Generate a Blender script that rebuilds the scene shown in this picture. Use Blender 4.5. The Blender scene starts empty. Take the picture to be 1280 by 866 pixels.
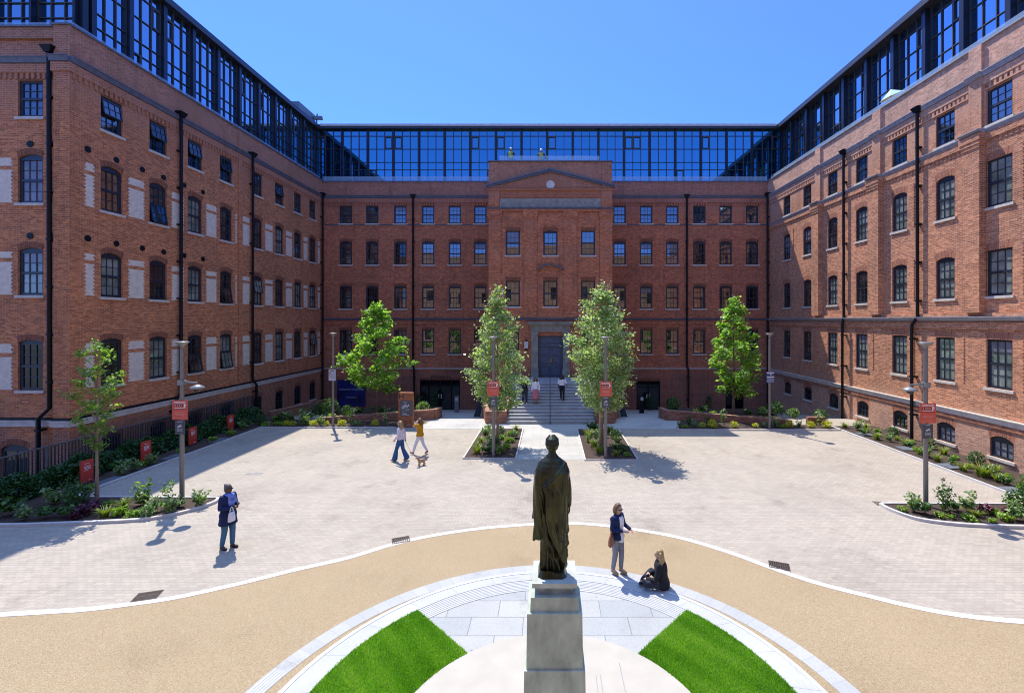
import bpy, bmesh, math, random
import numpy as np
from mathutils import Vector, Matrix
RND = random.Random(11)
NP = np.random.default_rng(5)
S = bpy.context.scene
C = S.collection
PI = math.pi
FL, CX, CY, EYE = 577.0, 687.0, 401.0, 6.0          # lens and eye point measured from the photograph

def ground_pt(px, py, z=0.0):
    d = FL*(EYE-z)/(py-CY)
    return ((px-CX)*d/FL, d)

# ------------------------------------------------------------------ materials
def new_mat(name):
    m = bpy.data.materials.new(name); m.use_nodes = True
    nt = m.node_tree
    return m, nt, nt.nodes['Principled BSDF']

def N(nt, kind, **kw):
    n = nt.nodes.new(kind)
    for k, v in kw.items():
        if k in n.inputs.keys(): n.inputs[k].default_value = v
        else: setattr(n, k, v)
    return n

def rgba(c, k=1.0): return (c[0]*k, c[1]*k, c[2]*k, 1)

def ramp(nt, fac, stops):
    r = nt.nodes.new('ShaderNodeValToRGB')
    el = r.color_ramp.elements
    while len(el) > 1: el.remove(el[-1])
    el[0].position = stops[0][0]; el[0].color = rgba(stops[0][1])
    for p, c in stops[1:]:
        e = el.new(p); e.color = rgba(c)
    nt.links.new(fac, r.inputs[0])
    return r.outputs[0]

def mixc(nt, fac, a, b, mode='MIX'):
    m = nt.nodes.new('ShaderNodeMix'); m.data_type = 'RGBA'; m.blend_type = mode
    for sock, v in ((m.inputs[0], fac), (m.inputs[6], a), (m.inputs[7], b)):
        if isinstance(v, bpy.types.NodeSocket): nt.links.new(v, sock)
        elif isinstance(v, (int, float)): sock.default_value = v
        else: sock.default_value = rgba(v)
    return m.outputs[2]

def noise_tex(nt, scale, detail=4, coord='Object', stretch=None, rough=.55):
    tc = nt.nodes.new('ShaderNodeTexCoord')
    out = tc.outputs[coord]
    if stretch:
        mp = nt.nodes.new('ShaderNodeMapping'); mp.inputs['Scale'].default_value = stretch
        nt.links.new(out, mp.inputs[0]); out = mp.outputs[0]
    n = N(nt, 'ShaderNodeTexNoise', Scale=scale, Detail=detail, Roughness=rough)
    nt.links.new(out, n.inputs['Vector'])
    return n.outputs['Fac']

def bump(nt, bsdf, height, strength, dist=.01):
    b = N(nt, 'ShaderNodeBump', Strength=strength, Distance=dist)
    nt.links.new(height, b.inputs['Height']); nt.links.new(b.outputs[0], bsdf.inputs['Normal'])

def plain(name, col, rough=.6, metal=0.0, var=.25, scale=6, spec=.5, bmp=0, bscale=40, col2=None, stretch=None):
    m, nt, b = new_mat(name)
    lo = tuple(c*(1-var) for c in col); hi = col2 or tuple(min(1, c*(1+var)) for c in col)
    f = noise_tex(nt, scale, 5, stretch=stretch)
    nt.links.new(ramp(nt, f, [(.3, lo), (.7, hi)]), b.inputs['Base Color'])
    b.inputs['Roughness'].default_value = rough; b.inputs['Metallic'].default_value = metal
    b.inputs['Specular IOR Level'].default_value = spec
    if bmp: bump(nt, b, noise_tex(nt, bscale, 3), bmp)
    return m

def brick_mat(name, c1, c2, dark, mortar, zones=None, bw=.225, bh=.075, ms=.009, patch=.35, top=None, low=None):
    """bonded brickwork on the UV map (metres); zones by height are different bricks in the wall itself"""
    m, nt, b = new_mat(name)
    uv = nt.nodes.new('ShaderNodeUVMap'); uv.uv_map = 'UVMap'
    br = N(nt, 'ShaderNodeTexBrick', Scale=1.0)
    br.inputs['Mortar Size'].default_value = ms; br.inputs['Mortar Smooth'].default_value = .3
    br.inputs['Brick Width'].default_value = bw; br.inputs['Row Height'].default_value = bh
    br.inputs['Color1'].default_value = (0, 0, 0, 1); br.inputs['Color2'].default_value = (1, 1, 1, 1)
    br.inputs['Mortar'].default_value = (.5, .5, .5, 1)
    nt.links.new(uv.outputs[0], br.inputs['Vector'])
    # second per-brick random value
    mp = N(nt, 'ShaderNodeMapping'); mp.inputs['Scale'].default_value = (1/bw*.9, 1/bh*.9, 1)
    nt.links.new(uv.outputs[0], mp.inputs[0])
    n2 = N(nt, 'ShaderNodeTexNoise', Scale=1.35, Detail=2, Roughness=.8); nt.links.new(mp.outputs[0], n2.inputs['Vector'])
    big = N(nt, 'ShaderNodeTexNoise', Scale=patch, Detail=6, Roughness=.62); nt.links.new(uv.outputs[0], big.inputs['Vector'])
    c1 = tuple(min(.75, x*1.18) for x in c1); c2 = tuple(x*.74 for x in c2)
    col = mixc(nt, br.outputs['Color'], c1, c2)
    d = ramp(nt, n2.outputs['Fac'], [(.50, (0, 0, 0)), (.66, (.95, .95, .95))])
    col = mixc(nt, d, col, dark)
    geo = nt.nodes.new('ShaderNodeNewGeometry'); sep = nt.nodes.new('ShaderNodeSeparateXYZ')
    nt.links.new(geo.outputs['Position'], sep.inputs[0])
    add = N(nt, 'ShaderNodeMath', operation='MULTIPLY_ADD'); add.inputs[1].default_value = 5.0
    nt.links.new(big.outputs['Fac'], add.inputs[0]); nt.links.new(sep.outputs[2], add.inputs[2])
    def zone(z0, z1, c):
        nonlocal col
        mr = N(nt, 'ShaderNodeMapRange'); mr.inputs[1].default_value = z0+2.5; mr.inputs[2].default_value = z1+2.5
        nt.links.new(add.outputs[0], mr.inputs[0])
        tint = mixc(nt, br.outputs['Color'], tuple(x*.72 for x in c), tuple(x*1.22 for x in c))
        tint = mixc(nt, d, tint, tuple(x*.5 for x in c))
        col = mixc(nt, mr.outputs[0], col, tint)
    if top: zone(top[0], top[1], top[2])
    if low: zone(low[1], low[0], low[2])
    pt = ramp(nt, big.outputs['Fac'], [(.28, (.70, .70, .72)), (.5, (1, 1, 1)), (.74, (1.22, 1.12, 1.05))])
    col = mixc(nt, 1.0, col, pt, 'MULTIPLY')
    # rain streaks and soot, drawn out down the wall, and a few pale lime spots
    ms_ = N(nt, 'ShaderNodeMapping'); ms_.inputs['Scale'].default_value = (1.6, .16, 1); nt.links.new(uv.outputs[0], ms_.inputs[0])
    st_ = N(nt, 'ShaderNodeTexNoise', Scale=1.0, Detail=7, Roughness=.7); nt.links.new(ms_.outputs[0], st_.inputs['Vector'])
    col = mixc(nt, .8, col, ramp(nt, st_.outputs['Fac'], [(.34, (.66, .63, .62)), (.46, (1, 1, 1)), (.60, (1, 1, 1)), (.72, (1.18, 1.14, 1.10))]), 'MULTIPLY')
    lm = N(nt, 'ShaderNodeTexNoise', Scale=2.6, Detail=8, Roughness=.75); nt.links.new(uv.outputs[0], lm.inputs['Vector'])
    lf = ramp(nt, lm.outputs['Fac'], [(.66, (0, 0, 0)), (.78, (.45, .45, .45))])
    col = mixc(nt, lf, col, tuple(min(1, x*1.6) for x in mortar))
    col = mixc(nt, br.outputs['Fac'], col, mortar)
    nt.links.new(col, b.inputs['Base Color'])
    b.inputs['Roughness'].default_value = .9; b.inputs['Specular IOR Level'].default_value = .2
    inv = N(nt, 'ShaderNodeMath', operation='SUBTRACT'); inv.inputs[0].default_value = 1
    nt.links.new(br.outputs['Fac'], inv.inputs[1])
    ad = N(nt, 'ShaderNodeMath', operation='ADD'); nt.links.new(inv.outputs[0], ad.inputs[0]); nt.links.new(n2.outputs['Fac'], ad.inputs[1])
    bump(nt, b, ad.outputs[0], .5, .008)
    return m

def leaf_mat(name, stops, trans=.35, rough=.45):
    """stops: colours a leaf may have (per-leaf random number kept in the UV map)"""
    m, nt, b = new_mat(name)
    uv = nt.nodes.new('ShaderNodeUVMap'); uv.uv_map = 'UVMap'
    sp = nt.nodes.new('ShaderNodeSeparateXYZ'); nt.links.new(uv.outputs[0], sp.inputs[0])
    k = len(stops)
    col = ramp(nt, sp.outputs[0], [(i/max(1, k-1), c) for i, c in enumerate(stops)])
    nt.links.new(col, b.inputs['Base Color']); b.inputs['Roughness'].default_value = rough
    b.inputs['Specular IOR Level'].default_value = .4
    tr = nt.nodes.new('ShaderNodeBsdfTranslucent')
    tc = mixc(nt, 1.0, col, (1.3, 1.5, .5), 'MULTIPLY'); nt.links.new(tc, tr.inputs[0])
    mx = nt.nodes.new('ShaderNodeMixShader'); mx.inputs[0].default_value = trans
    nt.links.new(b.outputs[0], mx.inputs[1]); nt.links.new(tr.outputs[0], mx.inputs[2])
    nt.links.new(mx.outputs[0], nt.nodes['Material Output'].inputs[0])
    return m

# ------------------------------------------------------------------ mesh builders
class MB:
    """collects polygons; build() links them as ONE mesh object"""
    def __init__(s): s.v = []; s.f = []; s.uv = []; s.m = []; s.s = []
    def _uv(s, pts):
        a, b, c = Vector(pts[0]), Vector(pts[1]), Vector(pts[2])
        n = (b-a).cross(c-b)
        if len(pts) > 3 and n.length < 1e-9: n = (c-b).cross(Vector(pts[3])-c)
        if n.length < 1e-12: n = Vector((0, 0, 1))
        n.normalize()
        if abs(n.z) > .8: return [(p[0], p[1]) for p in pts]
        t = Vector((-n.y, n.x)); t.normalize()
        if abs(t.x) > abs(t.y):
            if t.x < 0: t = -t
        elif t.y < 0: t = -t
        return [(p[0]*t.x+p[1]*t.y, p[2]) for p in pts]
    def face(s, pts, mi=0, uv=None, smooth=False):
        i = len(s.v); pts = [tuple(p) for p in pts]
        s.v += pts; s.f.append(tuple(range(i, i+len(pts))))
        s.uv.append(uv or s._uv(pts)); s.m.append(mi); s.s.append(smooth)
    def add(s, verts, faces, mi=0, smooth=True):
        i = len(s.v); s.v += [tuple(p) for p in verts]
        for f in faces:
            s.f.append(tuple(i+k for k in f)); s.uv.append(s._uv([verts[k] for k in f])); s.m.append(mi); s.s.append(smooth)
    def hexa(s, p, mi=0):
        """p: 8 points, bottom ring 0-3 then top ring 4-7"""
        for f in ((3, 2, 1, 0), (4, 5, 6, 7), (0, 1, 5, 4), (1, 2, 6, 5), (2, 3, 7, 6), (3, 0, 4, 7)):
            s.face([p[k] for k in f], mi)
    def box(s, x0, x1, y0, y1, z0, z1, mi=0):
        s.hexa([(x0, y0, z0), (x1, y0, z0), (x1, y1, z0), (x0, y1, z0), (x0, y0, z1), (x1, y0, z1), (x1, y1, z1), (x0, y1, z1)], mi)
    def bar(s, a, b, w, h, mi=0):
        """rectangular bar from a to b, w across, h high"""
        a, b = Vector(a), Vector(b); d = (b-a).normalized()
        side = d.cross(Vector((0, 0, 1)))
        if side.length < 1e-4: side = Vector((1, 0, 0))
        side.normalize(); up = side.cross(d).normalized()
        q = [side*x*w/2+up*y*h/2 for x, y in ((-1, -1), (1, -1), (1, 1), (-1, 1))]
        s.hexa([a+k for k in q]+[b+k for k in q], mi)
    def tube(s, pts, r, n=8, mi=0, caps=True, smooth=True):
        pts = [Vector(p) for p in pts]; rs = r if isinstance(r, (list, tuple)) else [r]*len(pts)
        V, F = [], []
        d0 = (pts[1]-pts[0]).normalized()
        x = d0.orthogonal().normalized()
        for i, p in enumerate(pts):
            d = (pts[min(i+1, len(pts)-1)]-pts[max(i-1, 0)]).normalized()
            x = (x-d*x.dot(d)).normalized(); y = d.cross(x)
            for k in range(n):
                a = 2*PI*k/n; V.append(p+(x*math.cos(a)+y*math.sin(a))*rs[i])
        for i in range(len(pts)-1):
            for k in range(n):
                F.append((i*n+k, i*n+(k+1) % n, (i+1)*n+(k+1) % n, (i+1)*n+k))
        s.add(V, F, mi, smooth)
        if caps:
            s.face([V[k] for k in range(n)][::-1], mi); s.face([V[(len(pts)-1)*n+k] for k in range(n)], mi)
    def lathe(s, prof, c=(0, 0, 0), n=24, mi=0, smooth=True):
        V, F = [], []
        for r, z in prof:
            for k in range(n):
                a = 2*PI*k/n; V.append((c[0]+r*math.cos(a), c[1]+r*math.sin(a), c[2]+z))
        for i in range(len(prof)-1):
            for k in range(n): F.append((i*n+k, i*n+(k+1) % n, (i+1)*n+(k+1) % n, (i+1)*n+k))
        s.add(V, F, mi, smooth)
    def prism(s, poly, z0, z1, mi=0):
        n = len(poly)
        top = (lambda p: z1(p)) if callable(z1) else (lambda p: z1)
        bot = (lambda p: z0(p)) if callable(z0) else (lambda p: z0)
        s.face([(p[0], p[1], top(p)) for p in poly], mi)
        for i in range(n):
            a, b = poly[i], poly[(i+1) % n]
            s.face([(a[0], a[1], bot(a)), (b[0], b[1], bot(b)), (b[0], b[1], top(b)), (a[0], a[1], top(a))], mi)
    def mesh(s, name, mats):
        me = bpy.data.meshes.new(name); me.from_pydata(s.v, [], s.f)
        for m in (mats if isinstance(mats, (list, tuple)) else [mats]): me.materials.append(m)
        lay = me.uv_layers.new(name='UVMap')
        lay.data.foreach_set('uv', np.array([c for u in s.uv for p in u for c in p], dtype=np.float32))
        me.polygons.foreach_set('material_index', s.m); me.polygons.foreach_set('use_smooth', s.s)
        me.update(); return me
    def build(s, name, mats, parent=None, world=True):
        return link(name, s.mesh(name, mats), parent, world)

def link(name, me, parent=None, world=True):
    o = bpy.data.objects.new(name, me); C.objects.link(o)
    if parent:
        o.parent = parent
        if world: o.matrix_parent_inverse = parent.matrix_basis.inverted()
    return o

def thing(name, label, cat, loc=(0, 0, 0), rz=0, group=None):
    o = bpy.data.objects.new(name, None); C.objects.link(o); o.empty_display_size = .2
    o.location = loc; o.rotation_euler = (0, 0, rz)
    return tag(o, label, cat, group)

def tag(o, label, cat, group=None):
    o['label'] = label; o['category'] = cat
    if group: o['group'] = group
    return o

def structure(o, kind='structure'):
    o['kind'] = kind; return o

def dup(o, parent=None):
    c = o.copy(); C.objects.link(c)
    if parent: c.parent = parent
    for ch in list(o.children): dup(ch, c)
    return c

def text_mesh(body, size, align='CENTER'):
    cu = bpy.data.curves.new('lettering', 'FONT'); cu.body = body; cu.size = size; cu.align_x = align; cu.align_y = 'CENTER'
    cu.extrude = .004; cu.resolution_u = 3
    o = bpy.data.objects.new('lettering', cu); C.objects.link(o)
    dg = bpy.context.evaluated_depsgraph_get()
    me = bpy.data.meshes.new_from_object(o.evaluated_get(dg))
    bpy.data.objects.remove(o); bpy.data.curves.remove(cu)
    return me

# ------------------------------------------------------------------ leaves and blades
def leaf_cloud(pts, size, up=.6, aspect=.62, jit=.35, droop=0.0):
    """one small folded leaf per point; returns verts, faces, uv"""
    pts = np.asarray(pts, dtype=np.float64); n = len(pts)
    nrm = NP.normal(size=(n, 3)); nrm /= np.linalg.norm(nrm, axis=1)[:, None]
    nrm[:, 2] = np.abs(nrm[:, 2])*.6+up; nrm /= np.linalg.norm(nrm, axis=1)[:, None]
    t = NP.normal(size=(n, 3)); t -= nrm*np.sum(t*nrm, axis=1)[:, None]; t /= np.linalg.norm(t, axis=1)[:, None]
    b = np.cross(nrm, t)
    sz = size*(1+jit*NP.normal(size=n)).clip(.45, 1.8)
    L = t*sz[:, None]; W = b*(sz*aspect*.5)[:, None]; U = nrm*(sz*.12)[:, None]
    v = np.stack([pts-L*.5, pts-W+U, pts+L*.5-U*droop, pts+W+U], axis=1).reshape(-1, 3)
    f = np.arange(n*4).reshape(-1, 4)
    r = NP.random(n)
    uv = np.repeat(np.stack([r, NP.random(n)], axis=1), 4, axis=0)
    return v, f, uv

def np_mesh(name, parts, mats):
    """parts: list of (verts, quads, uv, material index)"""
    V, F, U, M, o = [], [], [], [], 0
    for v, f, uv, mi in parts:
        V.append(v); F.append(f+o); U.append(uv); M.append(np.full(len(f), mi)); o += len(v)
    V = np.concatenate(V); F = np.concatenate(F); U = np.concatenate(U); M = np.concatenate(M)
    me = bpy.data.meshes.new(name)
    me.vertices.add(len(V)); me.vertices.foreach_set('co', V.astype(np.float32).ravel())
    k = F.shape[1]
    me.loops.add(F.size); me.loops.foreach_set('vertex_index', F.astype(np.int32).ravel())
    me.polygons.add(len(F)); me.polygons.foreach_set('loop_start', np.arange(0, F.size, k, dtype=np.int32))
    for m in (mats if isinstance(mats, (list, tuple)) else [mats]): me.materials.append(m)
    me.polygons.foreach_set('material_index', M.astype(np.int32))
    lay = me.uv_layers.new(name='UVMap'); lay.data.foreach_set('uv', U[F.ravel()].astype(np.float32).ravel())
    me.update(calc_edges=True); me.validate()
    return me

def blades(n, r0, h, lean, w, seg=3, spread=1.0):
    """arching grass-like blades from the origin"""
    V, F, U = [], [], []
    for i in range(n):
        a = NP.random()*2*PI; rr = r0*math.sqrt(NP.random()); hh = h*(.6+.5*NP.random()); le = lean*(.4+.8*NP.random())
        d = np.array([math.cos(a), math.sin(a), 0]); p0 = np.array([math.cos(a*3.1)*rr, math.sin(a*3.1)*rr, 0]); s = np.array([-d[1], d[0], 0])
        o = len(V)*1; c = NP.random()
        for k in range(seg+1):
            t = k/seg; p = p0+d*le*t**1.7+np.array([0, 0, hh*(t-.35*t**2.6*lean/max(h, .01))])
            ww = w*(1-t)**.7+.002
            V += [p-s*ww/2, p+s*ww/2]; U += [(c, t), (c, t)]
        for k in range(seg): F.append((o+2*k, o+2*k+1, o+2*k+3, o+2*k+2))
    return np.array(V), np.array(F), np.array(U)

# ------------------------------------------------------------------ soft bodies (people, animal, statue)
class Vol:
    """overlapping closed tubes and ellipsoids, fused into one continuous surface by remesh()"""
    def __init__(s): s.mb = MB()
    def tube(s, pts, rs, n=12, sub=4):
        P = [Vector(p) for p in pts]; out, ro = [], []
        for i in range(len(P)-1):
            for k in range(sub):
                t = k/sub; out.append(P[i].lerp(P[i+1], t)); ro.append(rs[i]+(rs[i+1]-rs[i])*t)
        out.append(P[-1]); ro.append(rs[-1])
        # rounded ends
        d = (out[0]-out[1]).normalized(); e = (out[-1]-out[-2]).normalized()
        out = [out[0]+d*ro[0]*.85, out[0]+d*ro[0]*.5]+out+[out[-1]+e*ro[-1]*.5, out[-1]+e*ro[-1]*.85]
        ro = [ro[0]*.45, ro[0]*.85]+ro+[ro[-1]*.85, ro[-1]*.45]
        s.mb.tube(out, ro, n)
    def ell(s, c, r, rot=None, n=16):
        V, F = [], []
        m = 10
        for i in range(1, m):
            th = PI*i/m
            for k in range(n):
                a = 2*PI*k/n; p = Vector((r[0]*math.sin(th)*math.cos(a), r[1]*math.sin(th)*math.sin(a), r[2]*math.cos(th)))
                V.append((rot @ p if rot else p)+Vector(c))
        for i in range(m-2):
            for k in range(n): F.append((i*n+k, (i+1)*n+k, (i+1)*n+(k+1) % n, i*n+(k+1) % n))
        V0 = list(V); F.append(tuple(range(n))); F.append(tuple((m-2)*n+k for k in range(n))[::-1])
        s.mb.add(V0, F)
    def loft(s, rings, n=28, wob=0, freq=5, ph=0):
        """rings: (z, cx, cy, rx, ry), horizontal ellipses from low to high, capped"""
        V, F = [], []
        for i, (z, cx, cy, rx, ry) in enumerate(rings):
            for k in range(n):
                a = 2*PI*k/n; w = 1+wob*math.sin(freq*a+ph+i*.35)
                V.append((cx+rx*w*math.cos(a), cy+ry*w*math.sin(a), z))
        m = len(rings)
        for i in range(m-1):
            for k in range(n): F.append((i*n+k, i*n+(k+1) % n, (i+1)*n+(k+1) % n, (i+1)*n+k))
        F.append(tuple(range(n))[::-1]); F.append(tuple((m-1)*n+k for k in range(n)))
        s.mb.add(V, F)
    def remesh(s, name, mat, voxel, parent=None, smooth=2, world=False):
        me = s.mb.mesh(name, mat)
        o = bpy.data.objects.new('tmp', me); C.objects.link(o)
        r = o.modifiers.new('r', 'REMESH'); r.mode = 'VOXEL'; r.voxel_size = voxel; r.use_smooth_shade = True
        if smooth:
            q = o.modifiers.new('s', 'SMOOTH'); q.factor = .5; q.iterations = smooth
        dg = bpy.context.evaluated_depsgraph_get()
        out = bpy.data.meshes.new_from_object(o.evaluated_get(dg)); out.name = name
        bpy.data.objects.remove(o); bpy.data.meshes.remove(me)
        out.materials.clear(); out.materials.append(mat)
        out.polygons.foreach_set('use_smooth', [True]*len(out.polygons))
        out.polygons.foreach_set('material_index', [0]*len(out.polygons))
        return link(name, out, parent, world)
# ------------------------------------------------------------------ people
def fabric(name, col, var=.18, rough=.85):
    m, nt, b = new_mat(name)
    f = noise_tex(nt, 9, 4)
    nt.links.new(ramp(nt, f, [(.3, tuple(c*(1-var) for c in col)), (.7, tuple(min(1, c*(1+var)) for c in col))]), b.inputs['Base Color'])
    b.inputs['Roughness'].default_value = rough; b.inputs['Specular IOR Level'].default_value = .2
    bump(nt, b, noise_tex(nt, 14, 3, stretch=(1, 1, .45)), .6, .02)
    return m
SKIN = plain('skin', (.52, .32, .24), .55, var=.08, scale=9, spec=.3)
SKIN_TAN = plain('skin_tan', (.36, .20, .13), .55, var=.08, scale=9, spec=.3)
SKIN_DARK = plain('skin_dark', (.12, .065, .045), .5, var=.08, scale=9, spec=.35)
PUPIL = plain('eye_dark', (.02, .015, .012), .3, var=.1)
LIP = plain('lips', (.42, .16, .14), .5, var=.1)
DARKGLASS = plain('sunglass', (.012, .012, .014), .15, var=.1)
def hair_mat(name, col):
    m, nt, b = new_mat(name)
    f = noise_tex(nt, 60, 3, stretch=(1, 1, .08))
    nt.links.new(ramp(nt, f, [(.3, tuple(c*.5 for c in col)), (.7, tuple(min(1, c*1.35) for c in col))]), b.inputs['Base Color'])
    b.inputs['Roughness'].default_value = .45
    bump(nt, b, f, .7, .01)
    return m

def V3(p): return Vector(p)

def hand(vol, w, d, palm, s=1.0, curl=.45):
    w, d = V3(w), V3(d).normalized(); palm = V3(palm); palm = (palm-d*palm.dot(d)).normalized(); side = d.cross(palm)
    for k in (-1, -.33, .33, 1):
        vol.tube([w+side*k*.012*s, w+d*.085*s+side*k*.028*s], [.016*s, .0135*s], 8, 3)
    for k, ln in ((-1, .058), (-.33, .072), (.33, .076), (1, .068)):
        b = w+d*.083*s+side*k*.028*s
        m = b+(d+palm*curl*.6).normalized()*ln*.5*s
        e = m+(d*.75+palm*curl*1.7).normalized()*ln*.5*s
        vol.tube([b, m, e], [.0095*s, .009*s, .0075*s], 8, 3)
    b = w+d*.025*s+side*.028*s
    vol.tube([b, b+(d*.6+side*.75+palm*.25).normalized()*.035*s, b+(d*.85+side*.75+palm*.6).normalized()*.062*s], [.013*s, .011*s, .009*s], 8, 3)

BASE = dict(hipL=(-.09, 0, .90), kneeL=(-.10, .015, .49), ankL=(-.10, -.02, .085), hipR=(.09, 0, .90), kneeR=(.10, .015, .49), ankR=(.10, -.02, .085),
            toeL=(-.12, .14, .03), toeR=(.12, .14, .03),
            shL=(-.17, -.01, 1.385), elL=(-.225, -.035, 1.11), wrL=(-.235, .03, .87), shR=(.17, -.01, 1.385), elR=(.225, -.035, 1.11), wrR=(.235, .03, .87),
            palmL=(1, 0, 0), palmR=(-1, 0, 0), look=(0, 1, 0), lean=(0, 0))

TORSO = [(.84, .135, .105), (.90, .165, .118), (.97, .158, .112), (1.06, .132, .095), (1.14, .135, .098), (1.24, .155, .11), (1.33, .165, .108), (1.385, .15, .09), (1.43, .085, .065)]

def torso_rings(lean, z0, z1, pad, k=1.0, flare=0, hem_wob=0):
    out = []
    zs = sorted(set([z0, z1]+[t[0] for t in TORSO if z0 < t[0] < z1]+[z0+(z1-z0)*i/10 for i in range(11)]))
    for z in zs:
        a = TORSO[0]; b = TORSO[-1]
        if z <= a[0]: rx, ry = a[1], a[2]
        elif z >= b[0]: rx, ry = b[1], b[2]
        else:
            for i in range(len(TORSO)-1):
                if TORSO[i][0] <= z <= TORSO[i+1][0]:
                    t = (z-TORSO[i][0])/(TORSO[i+1][0]-TORSO[i][0])
                    rx = TORSO[i][1]*(1-t)+TORSO[i+1][1]*t; ry = TORSO[i][2]*(1-t)+TORSO[i+1][2]*t; break
        fl = flare*max(0, (1.1-z)/.35)
        t = max(0, (z-.9)/.52)
        out.append((z, lean[0]*t, lean[1]*t, (rx+pad)*k+fl, (ry+pad)*k+fl))
    return out

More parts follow.
